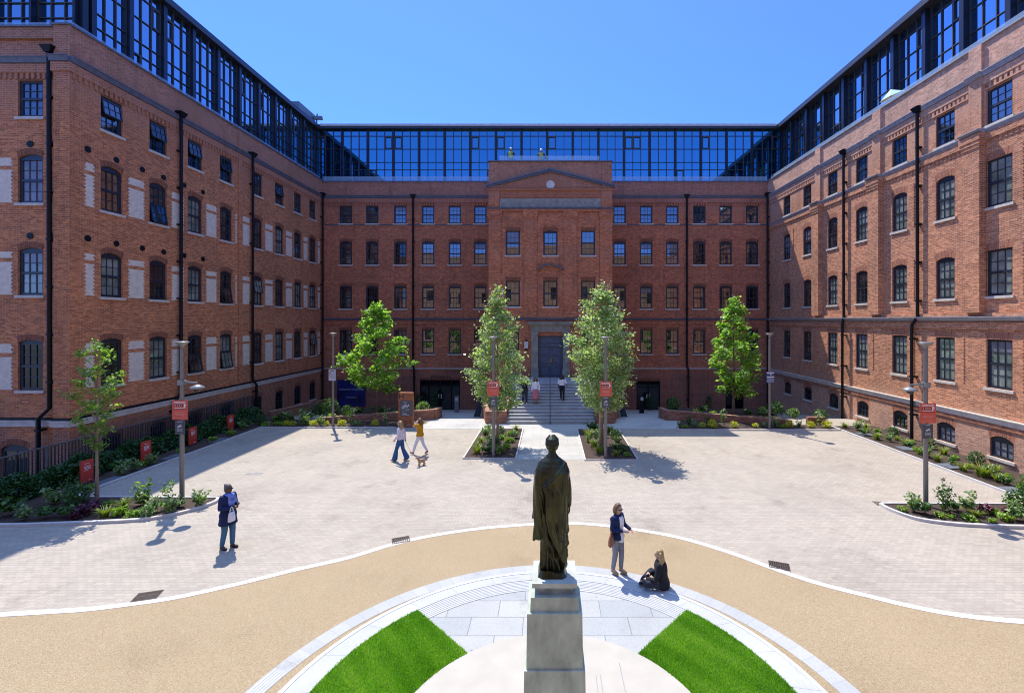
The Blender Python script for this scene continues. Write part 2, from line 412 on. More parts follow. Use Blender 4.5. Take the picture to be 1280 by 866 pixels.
def person(label, loc, face, h, pose, body_mat, wear, hair, voxel=.009, female=True, group=None, glasses=False):
    J = {k: V3(v) if isinstance(v, tuple) and len(v) == 3 else v for k, v in {**BASE, **pose}.items()}
    root = thing('person', label, 'person', loc, math.atan2(face[1], face[0])-PI/2, group)
    s = h/1.70; root.scale = (s, s, s)
    lean = J['lean']
    seated = pose.get('seated')
    up = V3((lean[0], lean[1], 0))
    for q in ('sh', 'el', 'wr'):
        for a in 'LR':
            if q == 'sh' or q+a not in pose: J[q+a] = J[q+a]+up
    dz = V3((0, 0, pose.get('drop', 0)))
    b = Vol()
    b.loft([(z+dz.z, x, y, rx, ry) for z, x, y, rx, ry in torso_rings(lean, .84, 1.43, 0)])
    for a, sg in (('L', -1), ('R', 1)):
        hip, kn, an, toe = (J[q+a] for q in ('hip', 'knee', 'ank', 'toe'))
        b.tube([hip, hip.lerp(kn, .5), kn, kn.lerp(an, .3), an], [.088, .072, .054, .053, .036], 14)
        b.tube([an+V3((0, -.01, -.02)), an.lerp(toe, .6), toe], [.036, .034, .026], 10)
        sh, el, wr = (J[q+a]+dz for q in ('sh', 'el', 'wr'))
        b.tube([sh, sh.lerp(el, .5), el, el.lerp(wr, .35), wr], [.052, .044, .037, .036, .025], 12)
        hand(b, wr, (wr-el), J['palm'+a], .95)
    nb = V3((lean[0], lean[1], 1.40))+dz
    hc = V3((lean[0]*1.12, lean[1]*1.12+.02, 1.585))+dz
    b.tube([nb, hc+V3((0, -.02, -.05))], [.058, .05], 12)
    lk = V3(J['look']).normalized()
    rot = lk.to_track_quat('Y', 'Z').to_matrix()
    def H(p): return hc+rot @ V3(p)
    b.ell(hc, (.074, .092, .108), rot); b.ell(H((0, .03, -.055)), (.052, .058, .06), rot)
    b.ell(H((0, .098, -.02)), (.013, .018, .022), rot)
    b.ell(H((0, .082, -.058)), (.024, .014, .010), rot)
    for sg in (-1, 1): b.ell(H((sg*.076, -.005, -.012)), (.012, .02, .03), rot)
    b.remesh('body', body_mat, voxel, root, 2)
    if voxel < .011 or pose.get('front'):
        for sg in (-1, 1):
            e = Vol(); e.ell(H((sg*.03, .083, .005)), (.013, .010, .008), rot, 8); e.mb.build('eye', PUPIL, root, False)
        e = Vol(); e.ell(H((0, .092, -.058)), (.022, .007, .006), rot, 8); e.mb.build('mouth', LIP, root, False)
    if glasses:
        g = Vol()
        for sg in (-1, 1): g.ell(H((sg*.032, .09, .008)), (.027, .012, .02), rot, 10)
        m = g.mb
        m.bar(H((-.01, .1, .012)), H((.01, .1, .012)), .006, .006)
        for sg in (-1, 1): m.bar(H((sg*.058, .085, .012)), H((sg*.078, 0, .012)), .006, .008)
        m.build('sunglasses', DARKGLASS, root, False)
    for w in wear:
        kind, mat, o = w[0], w[1], (w[2] if len(w) > 2 else {})
        v = Vol(); vox = o.get('vox', .011)
        nm = o.get('name', kind)
        if kind in ('top', 'jacket', 'coat'):
            z0 = o.get('z0', .90); pad = o.get('pad', .018)
            v.loft([(z+dz.z, x, y, rx, ry) for z, x, y, rx, ry in torso_rings(lean, z0, o.get('z1', 1.445), pad, 1.0, o.get('flare', .02))], 32, .03, 6)
            for a in 'LR':
                sh, el, wr = (J[q+a]+dz for q in ('sh', 'el', 'wr'))
                r0 = o.get('sleeve', .062)
                ln = o.get('len', 1.0)     # 0.4 short sleeve, 1 full
                if ln <= .5: v.tube([sh, sh.lerp(el, ln*2)], [r0, r0*.95], 14)
                else: v.tube([sh, el, el.lerp(wr, (ln-.5)*2)], [r0, r0*.82, r0*o.get('cuff', .68)], 14, 6)
            if o.get('open'):      # jacket worn open: the shirt shows down the front
                pass
        elif kind in ('trousers', 'jeans', 'leggings'):
            pad = o.get('pad', .016); fl = o.get('flare', 0); cr = o.get('crop', .94)
            if not seated: v.loft([(z, x, y, rx, ry) for z, x, y, rx, ry in torso_rings(lean, .84, o.get('waist', 1.03), .012)], 28)
            else: v.ell((0, 0, .14), (.19, .15, .15))
            for a in 'LR':
                hip, kn, an = (J[q+a] for q in ('hip', 'knee', 'ank'))
                end = kn.lerp(an, cr)
                v.tube([hip, hip.lerp(kn, .5), kn, kn.lerp(end, .5), end], [.088+pad, .074+pad, .056+pad, .05+pad+fl*.5, .04+pad+fl], 14, 5)
        elif kind == 'skirt':
            v.loft([(z, 0, 0, rx, ry) for z, rx, ry in ((o.get('z0', .42), .235, .2), (.6, .215, .175), (.8, .19, .15), (.92, .178, .135), (1.04, .143, .108))], 40, .05, 9)
        elif kind in ('shoes', 'heels'):
            for a in 'LR':
                an, toe = J['ank'+a], J['toe'+a]
                q = Vol(); back = an+(an-toe).normalized()*.02
                q.tube([V3((back.x, back.y, an.z-.045)), an.lerp(toe, .55)+V3((0, 0, -.02)), toe+V3((0, 0, .008))], [.044, .046, .036], 12)
                if kind == 'shoes': q.tube([an+V3((0, 0, -.03)), an], [.045, .047], 12)
                else: q.tube([V3((back.x, back.y, an.z-.06)), V3((back.x, back.y, an.z-.085))], [.016, .012], 8)
                q.remesh('shoe', mat, .009, root, 2)
            continue
        elif kind == 'scarf':
            v.ell(hc+V3((0, 0, -.16)), (.115, .11, .065)); v.tube([hc+V3((.02, .09, -.17)), V3((.03, .15, 1.22))+dz, V3((.04, .17, 1.08))+dz], [.07, .08, .06], 12); v.tube([hc+V3((-.05, .08, -.17)), V3((-.07, .15, 1.25))+dz], [.06, .055], 12)
        elif kind == 'vest':
            v.loft([(z+dz.z, x, y, rx, ry) for z, x, y, rx, ry in torso_rings(lean, .92, 1.42, .035)], 30)
        elif kind == 'helmet':
            v.ell(H((0, -.005, .05)), (.098, .12, .085), rot); v.ell(H((0, .03, .03)), (.10, .135, .014), rot)
        elif kind == 'shirt_front':   # shirt showing between open jacket fronts
            v.loft([(z, x*1, y+.045, rx*.5, ry*.92) for z, x, y, rx, ry in torso_rings(lean, o.get('z0', .86), 1.41, .026)], 24)
        v.remesh(nm, mat, vox, root, o.get('sm', 3))
    style, hm = hair
    v = Vol()
    if style != 'none':
        v.ell(H((0, -.022, .022)), (.086, .096, .106), rot)
        v.ell(H((0, -.045, -.02)), (.08, .07, .10), rot)
    if style in ('long', 'longback'):
        for k in range(7):
            x = (k-3)*.026; jig = RND.uniform(-.015, .015)
            v.tube([H((x, -.06, .04)), H((x*1.5, -.10+abs(x)*.4, -.08)), H((x*1.9+jig, -.115+abs(x)*.5, -.22)), H((x*1.7+jig*2, -.105+abs(x)*.4, -.36+abs(jig)*2))], [.035, .036, .033, .014], 8)
        if style == 'long':
            for sg in (-1, 1): v.tube([H((sg*.06, .02, .06)), H((sg*.085, .01, -.06)), H((sg*.095, .02, -.2))], [.028, .026, .012], 8)
    elif style == 'bob':
        for k in range(9):
            a = PI*(k/8)+PI; x, y = .078*math.cos(a), .085*math.sin(a)-.01
            v.tube([H((x*.8, y*.8, .05)), H((x*1.12, y*1.1, -.05)), H((x*1.05, y*1.05, -.125))], [.035, .034, .02], 8)
    elif style == 'bun':
        v.ell(H((0, -.085, .085)), (.05, .05, .045), rot)
    if style != 'none': v.remesh('hair', hm, .009, root, 1)
    return root
BLOND = hair_mat('hair_blond', (.36, .23, .09)); BROWN = hair_mat('hair_brown', (.17, .095, .045)); BLACKH = hair_mat('hair_black', (.02, .014, .012)); GREYB = hair_mat('hair_greybrown', (.10, .085, .075))
navy = fabric('navy_cloth', (.016, .026, .085)); teal = fabric('teal_denim', (.06, .15, .24)); black = fabric('black_cloth', (.020, .020, .024))
white = fabric('white_cloth', (.72, .70, .74), .06); lilac = fabric('pale_blouse', (.66, .58, .68), .08); denim = fabric('blue_denim', (.035, .10, .24)); mustard = fabric('mustard_cloth', (.50, .24, .015))
pink = fabric('pink_cloth', (.50, .17, .19)); charcoal = fabric('charcoal_cloth', (.035, .036, .05)); greyd = fabric('grey_denim', (.22, .23, .27)); scarfm = fabric('blue_scarf', (.16, .22, .55), .6)
tanl = plain('tan_leather', (.30, .19, .10), .5, var=.15); brownl = plain('brown_leather', (.23, .085, .045), .45, var=.2, bmp=.2)
blackshoe = plain('black_shoe', (.012, .011, .012), .5); whiteshoe = plain('white_shoe', (.75, .74, .72), .5, var=.05)
hivis = fabric('hi_vis', (.42, .55, .12)); helm = plain('white_helmet', (.8, .8, .8), .3, var=.03)

STEP_N, RISE_T, RUN_T, ST_Y0, ST_Z0 = 12, 1.70, 3.6, 27.1, .18
def step_level(k): return ST_Z0+RISE_T*k/STEP_N      # height of the k-th tread
def step_y(k): return ST_Y0+RUN_T*(k-1)/STEP_N

# woman in navy coat crossing the paving
x, y = ground_pt(285, 685)
person('woman in navy coat and blue scarf walking alone on the pale paving', (x, y, 0), (.97, -.25), 1.69,
       dict(kneeL=(-.09, .05, .49), ankL=(-.09, .04, .085), toeL=(-.1, .19, .03), kneeR=(.09, -.01, .49), ankR=(.10, -.09, .09), toeR=(.11, .06, .03),
            elL=(-.23, .0, 1.12), wrL=(-.09, .22, 1.17), elR=(.23, .0, 1.12), wrR=(.08, .23, 1.13), palmL=(1, 0, .3), palmR=(-1, 0, .3)),
       SKIN_DARK, [('leggings', teal, {'name': 'jeans'}), ('coat', navy, {'z0': .66, 'pad': .035, 'flare': .045, 'sleeve': .07}), ('scarf', scarfm), ('shoes', blackshoe)], ('bun', GREYB), glasses=True)
R85 = math.atan2(-.25, .97)-PI/2
def at(root_xy, ang, s, p):
    c, q = math.cos(ang), math.sin(ang)
    return Vector((root_xy[0]+(p[0]*c-p[1]*q)*s, root_xy[1]+(p[0]*q+p[1]*c)*s, p[2]*s))
def bag(name, label, pos, w, d, h, mat, strap_pts=None, rz=0, sub='strap'):
    o = thing(name, label, 'bag', pos, rz)
    v = Vol()
    v.loft([(0, 0, 0, w*.46, d*.42), (h*.08, 0, 0, w*.52, d*.5), (h*.5, 0, 0, w*.5, d*.46), (h*.9, 0, 0, w*.42, d*.2), (h, 0, 0, w*.38, d*.12)], 24, .05, 4)
    v.remesh('bag_body', mat, .009, o, 2)
    if strap_pts:
        m = MB(); m.tube(strap_pts, .011, 6); m.build(sub, mat, o, False)
    return o
pw = at((x, y), R85, 1, (.13, .27, .80))
whiteb = fabric('white_plastic', (.7, .7, .7), .08, .4)
bag('carrier_bag', 'small white carrier bag hanging from the hands of the woman in the navy coat', pw, .20, .12, .24, whiteb,
    [(-.05, 0, .25), (-.03, 0, .34), (0, 0, .37), (.03, 0, .34), (.05, 0, .25)], R85, 'handle')

# two women and a dog
x2, y2 = ground_pt(500.5, 576)
person('blond woman in white blouse and flared blue jeans walking with a small dog', (x2, y2, 0), (-1, .05), 1.72,
       dict(kneeL=(-.09, .14, .50), ankL=(-.09, .21, .10), toeL=(-.09, .36, .06), kneeR=(.09, -.08, .48), ankR=(.09, -.25, .12), toeR=(.09, -.12, .03),
            elL=(-.24, .02, 1.11), wrL=(-.2, .16, .95), elR=(.24, -.10, 1.12), wrR=(.24, -.12, .90)),
       SKIN, [('jeans', denim, {'flare': .06, 'pad': .018}), ('top', lilac, {'z0': .93, 'pad': .022, 'name': 'blouse'}), ('shoes', tanl)], ('long', BLOND))
x3, y3 = ground_pt(525, 567.5)
person('dark haired woman in mustard top and white trousers striding with both elbows raised', (x3, y3, 0), (-1, .1), 1.62,
       dict(kneeL=(-.09, .17, .50), ankL=(-.09, .30, .11), toeL=(-.09, .44, .09), kneeR=(.09, -.12, .48), ankR=(.09, -.32, .15), toeR=(.09, -.22, .04),
            elL=(-.40, .10, 1.44), wrL=(-.16, .08, 1.56), elR=(.40, -.02, 1.45), wrR=(.15, -.02, 1.58), palmL=(1, 0, 0), palmR=(-1, 0, 0)),
       SKIN_TAN, [('trousers', white, {'pad': .016}), ('top', mustard, {'z0': .86, 'pad': .035, 'flare': .03, 'len': .45, 'sleeve': .075}), ('shoes', brownl)], ('long', BROWN))
BLK = BLACKH
# dog
fur = plain('apricot_fur', (.42, .27, .16), .9, var=.35, scale=40, bmp=1.0, bscale=60)
xd, yd = ground_pt(527, 581.5)
dog = thing('dog', 'small curly apricot dog on a lead beside the two walking women', 'dog', (xd, yd, 0), 2.35)
dog.scale = (.88, .88, .88)
v = Vol()
v.loft([(.15, 0, -.02, .05, .12), (.2, 0, 0, .075, .17), (.26, 0, .0, .08, .175), (.31, 0, 0, .06, .15)], 20)
v.ell((0, .09, .22), (.08, .09, .10))
for sx in (-1, 1):
    v.tube([(sx*.05, .12, .2), (sx*.05, .11, .11), (sx*.05, .125, .025)], [.038, .026, .026], 10); v.ell((sx*.05, .145, .02), (.027, .04, .02))
    v.tube([(sx*.05, -.12, .21), (sx*.055, -.08, .145), (sx*.055, -.155, .085), (sx*.055, -.14, .025)], [.05, .035, .025, .024], 10); v.ell((sx*.055, -.12, .02), (.026, .04, .02))
v.tube([(0, .14, .27), (0, .19, .37)], [.05, .045], 12); v.ell((0, .22, .41), (.062, .07, .065)); v.tube([(0, .25, .395), (0, .31, .385)], [.034, .025], 10)
for sx in (-1, 1): v.tube([(sx*.055, .205, .43), (sx*.085, .2, .35)], [.028, .024], 8)
v.tube([(0, -.16, .28), (0, -.21, .36), (0, -.19, .41)], [.018, .022, .035], 8)
v.remesh('body', fur, .008, dog, 1)
e = Vol(); e.ell((0, .335, .39), (.012, .01, .01), None, 8); e.mb.build('nose', PUPIL, dog, False)
for sx in (-1, 1):
    e = Vol(); e.ell((sx*.026, .282, .425), (.008, .008, .008), None, 8); e.mb.build('eye', PUPIL, dog, False)
m = MB(); m.tube([(math.cos(a)*.058, .165+math.sin(a)*.05, .32-math.sin(a)*.02) for a in [2*PI*k/16 for k in range(17)]], .007, 6); m.build('collar', blackshoe, dog, False)
hx = at((x2, y2), PI/2+math.atan2(.05, -1)-PI, 1, (0, 0, 0))
a2 = math.atan2(.05, -1)-PI/2
hp = at((x2, y2), a2, 1.72/1.7, (.24, -.13, .80))
dp = Vector((xd-.12, yd-.11, .33))
m = MB(); m.tube([hp.lerp(dp, t)-Vector((0, 0, .16*math.sin(PI*t))) for t in [k/12 for k in range(13)]], .006, 5)
tag(m.build('dog_lead', blackshoe), 'thin dark dog lead running from the blond woman to the dog', 'lead')

# on the entrance steps
def on_step(px, k):
    yy = step_y(k)+.15; return ((px-CX)*yy/FL, yy, step_level(k))
front = dict(front=True)
person('man in black t-shirt and dark trousers coming down the entrance steps', on_step(656, 5), (0, -1), 1.66,
       dict(front, ankL=(-.11, .05, .1), toeL=(-.14, .2, .04), elL=(-.27, .0, 1.12), wrL=(-.28, .05, .88)), SKIN, [('trousers', charcoal, {'pad': .022}), ('top', black, {'z0': .92, 'pad': .028, 'len': .36, 'sleeve': .075, 'name': 'shirt'}), ('shoes', whiteshoe)], ('short', BLACKH), voxel=.012)
person('woman in white top and long pink skirt coming down the entrance steps', on_step(669.5, 5), (0.05, -1), 1.60,
       dict(front, elL=(-.25, .0, 1.12), wrL=(-.22, .08, .9)), SKIN_TAN, [('skirt', pink, {'z0': .36}), ('top', white, {'z0': .98, 'pad': .025, 'sleeve': .07, 'name': 'blouse'}), ('shoes', tanl)], ('long', BLACKH), voxel=.012)
person('woman in white shirt and black trousers climbing the entrance steps', on_step(702.5, 6), (0.02, 1), 1.64,
       dict(kneeL=(-.08, .1, .53), ankL=(-.06, .02, .2), toeL=(-.06, .15, .16), elR=(.27, -.05, 1.14), wrR=(.32, .02, .93)), SKIN_DARK, [('trousers', black, {'pad': .014}), ('top', white, {'z0': 1.0, 'pad': .025, 'len': .5, 'sleeve': .07, 'name': 'shirt'}), ('shoes', blackshoe)], ('long', BLACKH), voxel=.012)

# two women by the statue
x7, y7 = ground_pt(772, 717)
f7 = (.75, -.66)
w7 = person('brown haired woman in navy blazer and grey jeans standing on the pale ring talking', (x7, y7, .012), f7, 1.66,
       dict(ankL=(-.07, .05, .12), toeL=(-.08, .19, .035), ankR=(.08, -.08, .12), toeR=(.10, .06, .035), kneeL=(-.08, .06, .50), kneeR=(.085, -.01, .5),
            elL=(-.24, .03, 1.13), wrL=(-.20, .27, 1.06), elR=(.22, -.02, 1.12), wrR=(.06, .22, 1.10), palmL=(.6, 0, .8), palmR=(0, .3, 1), look=(.15, 1, -.25)),
       SKIN, [('jeans', greyd, {'pad': .012}), ('shirt_front', white, {'name': 'shirt', 'z0': .80}), ('jacket', navy, {'z0': .86, 'pad': .02, 'sleeve': .063, 'len': .9, 'name': 'blazer'}), ('heels', tanl)], ('bob', BROWN), voxel=.008, glasses=True)
a7 = math.atan2(f7[1], f7[0])-PI/2
pb = at((x7, y7), a7, 1, (.27, .0, .78))
bag('handbag', 'brown leather handbag hanging from the shoulder of the woman in the navy blazer', pb, .30, .13, .26, brownl,
    [(-.10, 0, .22), (-.10, 0, .40), (-.095, .02, .58), (-.1, 0, .64), (-.11, -.05, .58), (-.09, -.02, .4), (.08, 0, .22)], a7+.35)
x8, y8 = ground_pt(821, 735)
x8 += .13
f8 = (-.75, .35)
person('long haired woman in black jacket sitting cross legged on the pale stone ring', (x8, y8, .012), f8, 1.60,
       dict(seated=True, drop=-.80, hipL=(-.10, .02, .12), kneeL=(-.30, .34, .17), ankL=(.03, .42, .07), toeL=(.17, .40, .04), hipR=(.10, .02, .12), kneeR=(.30, .34, .19), ankR=(-.06, .48, .10), toeR=(-.2, .50, .08),
            elL=(-.27, .10, 1.08), wrL=(-.16, .32, 1.02), elR=(.27, .10, 1.08), wrR=(.14, .32, 1.02), lean=(0, .06), palmL=(0, 0, -1), palmR=(0, 0, -1)),
       SKIN, [('trousers', charcoal, {'pad': .016}), ('jacket', black, {'z0': .84, 'pad': .04, 'sleeve': .07, 'flare': .03}), ('shoes', blackshoe)], ('longback', BLOND), voxel=.008)
# two workers on the roof of the entrance block
for px, dzz, lab, pose in ((638.5, 0.0, 'worker in white helmet and hi-vis vest standing on the entrance block roof', dict(front, elL=(-.28, .1, 1.15), wrL=(-.1, .25, 1.2))),
                      (676.5, 0.0, 'worker in white helmet bending down behind the glass edge of the entrance block roof', dict(front, drop=-.2, lean=(0, .25), elL=(-.3, .3, 1.15), wrL=(-.3, .45, 1.0), elR=(.3, .3, 1.15), wrR=(.2, .45, 1.25), look=(0, 1, -.5)))):
    yy = 34.35
    person(lab, ((px-CX)*yy/FL, yy, 17.14+dzz), (0, -1), 1.72, pose, SKIN_TAN, [('trousers', denim, {'pad': .02}), ('top', charcoal, {'z0': .92, 'pad': .02, 'name': 'shirt'}), ('vest', hivis), ('helmet', helm), ('shoes', blackshoe)], ('short', BLACKH), voxel=.014)
# ------------------------------------------------------------------ buildings
PURPLE = (.42, .185, .125); BROWNB = (.30, .108, .068)
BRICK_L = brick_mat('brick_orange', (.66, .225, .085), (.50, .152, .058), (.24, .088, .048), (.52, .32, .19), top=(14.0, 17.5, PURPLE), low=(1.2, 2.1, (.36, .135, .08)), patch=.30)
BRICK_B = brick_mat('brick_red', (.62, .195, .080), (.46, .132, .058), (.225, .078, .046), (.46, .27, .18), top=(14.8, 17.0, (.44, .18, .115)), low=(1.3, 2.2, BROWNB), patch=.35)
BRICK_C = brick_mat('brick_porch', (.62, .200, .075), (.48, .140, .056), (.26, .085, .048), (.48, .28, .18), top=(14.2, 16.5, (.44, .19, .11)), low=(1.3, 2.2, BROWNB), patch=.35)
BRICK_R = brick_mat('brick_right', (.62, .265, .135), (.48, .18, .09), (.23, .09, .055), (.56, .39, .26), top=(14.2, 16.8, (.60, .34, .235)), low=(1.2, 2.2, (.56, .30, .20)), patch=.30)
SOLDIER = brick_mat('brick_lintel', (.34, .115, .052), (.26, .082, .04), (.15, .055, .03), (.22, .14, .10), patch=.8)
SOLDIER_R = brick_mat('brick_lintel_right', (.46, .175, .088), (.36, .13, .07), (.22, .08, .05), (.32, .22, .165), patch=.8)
STONE = plain('pale_stone', (.56, .51, .43), .8, var=.18, scale=5, bmp=.15)
STONE_W = plain('white_stone_band', (.60, .55, .475), .8, var=.15, scale=4, bmp=.1)
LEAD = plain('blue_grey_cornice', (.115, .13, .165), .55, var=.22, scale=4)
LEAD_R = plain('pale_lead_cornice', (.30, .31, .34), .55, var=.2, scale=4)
GREENSTONE = plain('green_grey_stone', (.27, .255, .20), .8, var=.28, scale=3, bmp=.2)
RENDER_P = plain('white_render', (.70, .60, .465), .9, var=.14, scale=5, bmp=.4, bscale=30)
FRAME = plain('navy_window_frame', (.020, .026, .038), .4, var=.15)
MUNTIN = plain('window_bar', (.032, .040, .055), .4, var=.15)
IRON = plain('black_iron', (.006, .006, .008), .5, var=.2, spec=.25)
METAL = plain('dark_fin', (.016, .021, .034), .35, var=.15, metal=.3)
MULL = plain('grey_mullion', (.05, .047, .043), .5, var=.12)
ROOFM = plain('dark_roof_edge', (.030, .036, .050), .45, var=.2)
ROOFT = plain('roof_deck', (.25, .25, .26), .8, var=.15)
DOORBLUE = plain('slate_blue_door', (.075, .10, .145), .45, var=.2)

def glass_mat(name, stops, ior=1.85, rough=.012, tint=None, mirror=0):
    """dark panes: what stands behind them varies from window to window"""
    m, nt, b = new_mat(name)
    oi = nt.nodes.new('ShaderNodeObjectInfo'); tc = nt.nodes.new('ShaderNodeTexCoord')
    ad = N(nt, 'ShaderNodeVectorMath', operation='MULTIPLY_ADD'); ad.inputs[1].default_value = (1, 1, 1)
    cb = nt.nodes.new('ShaderNodeCombineXYZ')
    mu = N(nt, 'ShaderNodeMath', operation='MULTIPLY'); mu.inputs[1].default_value = 57; nt.links.new(oi.outputs['Random'], mu.inputs[0])
    nt.links.new(mu.outputs[0], cb.inputs[0]); nt.links.new(mu.outputs[0], cb.inputs[2])
    nt.links.new(tc.outputs['Object'], ad.inputs[0]); nt.links.new(cb.outputs[0], ad.inputs[2])
    n = N(nt, 'ShaderNodeTexNoise', Scale=1.5, Detail=3); nt.links.new(ad.outputs[0], n.inputs['Vector'])
    nt.links.new(ramp(nt, n.outputs['Fac'], stops), b.inputs['Base Color'])
    b.inputs['Roughness'].default_value = rough; b.inputs['IOR'].default_value = ior
    if mirror:
        g = nt.nodes.new('ShaderNodeBsdfGlossy'); g.inputs['Color'].default_value = rgba(tint); g.inputs['Roughness'].default_value = rough
        mx = nt.nodes.new('ShaderNodeMixShader'); mx.inputs[0].default_value = mirror
        nt.links.new(b.outputs[0], mx.inputs[1]); nt.links.new(g.outputs[0], mx.inputs[2]); nt.links.new(mx.outputs[0], nt.nodes['Material Output'].inputs[0])
    return m
PANE = glass_mat('window_glass', [(.3, (.004, .005, .006)), (.48, (.012, .016, .015)), (.6, (.045, .055, .045)), (.75, (.09, .10, .085))], 2.6)
PANE_LIT = glass_mat('window_glass_curtained', [(.3, (.09, .12, .095)), (.5, (.18, .21, .17)), (.7, (.32, .34, .29))], 1.9)
PANE_BLIND = glass_mat('window_glass_blind', [(.3, (.13, .125, .14)), (.7, (.24, .23, .25))], 1.6)
PANE_DARK = glass_mat('window_glass_dark', [(.3, (.003, .004, .005)), (.7, (.012, .015, .016))], 1.7)
CURTAIN_SIDE = glass_mat('wing_glazing', [(.3, (.004, .014, .032)), (.7, (.008, .028, .055))], 1.6, .01, (.52, .80, .98), .50)
CURTAIN = glass_mat('roof_glazing', [(.3, (.002, .010, .028)), (.7, (.004, .022, .05))], 1.6, .01, (.16, .62, .82), .50)
BALUS, _nt, _b = new_mat('clear_glass_balustrade')
_b.inputs['Base Color'].default_value = (.6, .75, .85, 1); _b.inputs['Roughness'].default_value = .05; _b.inputs['Transmission Weight'].default_value = 0
_tr = _nt.nodes.new('ShaderNodeBsdfTransparent'); _tr.inputs[0].default_value = (.82, .92, .97, 1)
_mx = _nt.nodes.new('ShaderNodeMixShader'); _mx.inputs[0].default_value = .72
_nt.links.new(_b.outputs[0], _mx.inputs[1]); _nt.links.new(_tr.outputs[0], _mx.inputs[2]); _nt.links.new(_mx.outputs[0], _nt.nodes['Material Output'].inputs[0])

class Frame:
    """a wall's own axes: u along the wall, z up, d outward"""
    def __init__(s, O, U, Nn): s.O = Vector((O[0], O[1], 0)); s.U = Vector((U[0], U[1], 0)); s.N = Vector((Nn[0], Nn[1], 0))
    def P(s, u, z, d=0): return s.O+s.U*u+s.N*d+Vector((0, 0, z))
    def box(s, mb, u0, u1, z0, z1, d0, d1, mi=0):
        P = s.P; mb.hexa([P(u0, z0, d1), P(u1, z0, d1), P(u1, z0, d0), P(u0, z0, d0), P(u0, z1, d1), P(u1, z1, d1), P(u1, z1, d0), P(u0, z1, d0)], mi)
    def rz(s): return math.atan2(s.N.y, s.N.x)+PI/2

def arch_pts(ua, ub, zt, r, n=9):
    """segmental arch from (ua, zt-r) over the crown at zt to (ub, zt-r)"""
    h = (ub-ua)/2; rad = (h*h+r*r)/(2*r); cz = zt-rad; a0 = math.asin(h/rad)
    return [((ua+ub)/2+rad*math.sin(-a0+2*a0*i/(n-1)), cz+rad*math.cos(-a0+2*a0*i/(n-1))) for i in range(n)]

def wall(mb, fr, u0, u1, z0, z1, holes, depth=.16, d=0.0, mi=0):
    us = sorted(set([u0, u1]+[h[0] for h in holes]+[h[1] for h in holes])); zs = sorted(set([z0, z1]+[h[2] for h in holes]+[h[3] for h in holes]))
    us = [u for u in us if u0 <= u <= u1]; zs = [z for z in zs if z0 <= z <= z1]
    P = fr.P
    for za, zb_ in zip(zs, zs[1:]):
        run = None
        for ua, ub in zip(us, us[1:]):
            inside = any(h[0]-1e-6 <= ua and ub <= h[1]+1e-6 and h[2]-1e-6 <= za and zb_ <= h[3]+1e-6 for h in holes)
            if inside:
                if run is not None: mb.face([P(run, za, d), P(ua, za, d), P(ua, zb_, d), P(run, zb_, d)], mi); run = None
            elif run is None: run = ua
        if run is not None: mb.face([P(run, za, d), P(u1, za, d), P(u1, zb_, d), P(run, zb_, d)], mi)
    for h in holes:
        ua, ub, za, zt = h[:4]; r = h[4] if len(h) > 4 else 0
        e = d-depth
        mb.face([P(ua, za, d), P(ua, za, e), P(ua, zt-r, e), P(ua, zt-r, d)], mi); mb.face([P(ub, za, e), P(ub, za, d), P(ub, zt-r, d), P(ub, zt-r, e)], mi)
        mb.face([P(ua, za, e), P(ua, za, d), P(ub, za, d), P(ub, za, e)], mi)
        if r:
            ap = arch_pts(ua, ub, zt, r); m = len(ap)//2
            mb.face([P(ua, zt, d)]+[P(a, b, d) for a, b in ap[:m+1]], mi)
            mb.face([P(ub, zt, d)]+[P(a, b, d) for a, b in ap[m:][::-1]], mi)
            for (a, b), (c, f) in zip(ap, ap[1:]): mb.face([P(a, b, d), P(c, f, d), P(c, f, e), P(a, b, e)], mi)
        else: mb.face([P(ua, zt, d), P(ub, zt, d), P(ub, zt, e), P(ua, zt, e)], mi)

def lintel(mb, fr, h, ht=.24, d=.003, mi=1):
    """bricks on end over an opening"""
    ua, ub, za, zt = h[:4]; r = h[4] if len(h) > 4 else 0
    P = fr.P
    if r: lo = arch_pts(ua, ub, zt, r, 11)
    else: lo = [(ua+(ub-ua)*i/6, zt) for i in range(7)]
    hi = []
    mid = (ua+ub)/2
    for a, b in lo:
        k = (a-mid)/((ub-ua)/2); hi.append((a+k*.07, b+ht))
    s = 0
    for i in range(len(lo)-1):
        w = math.hypot(lo[i+1][0]-lo[i][0], lo[i+1][1]-lo[i][1])
        mb.face([P(*lo[i], d), P(*lo[i+1], d), P(*hi[i+1], d), P(*hi[i], d)], mi, uv=[(0, s), (0, s+w), (ht, s+w), (ht, s)]); s += w

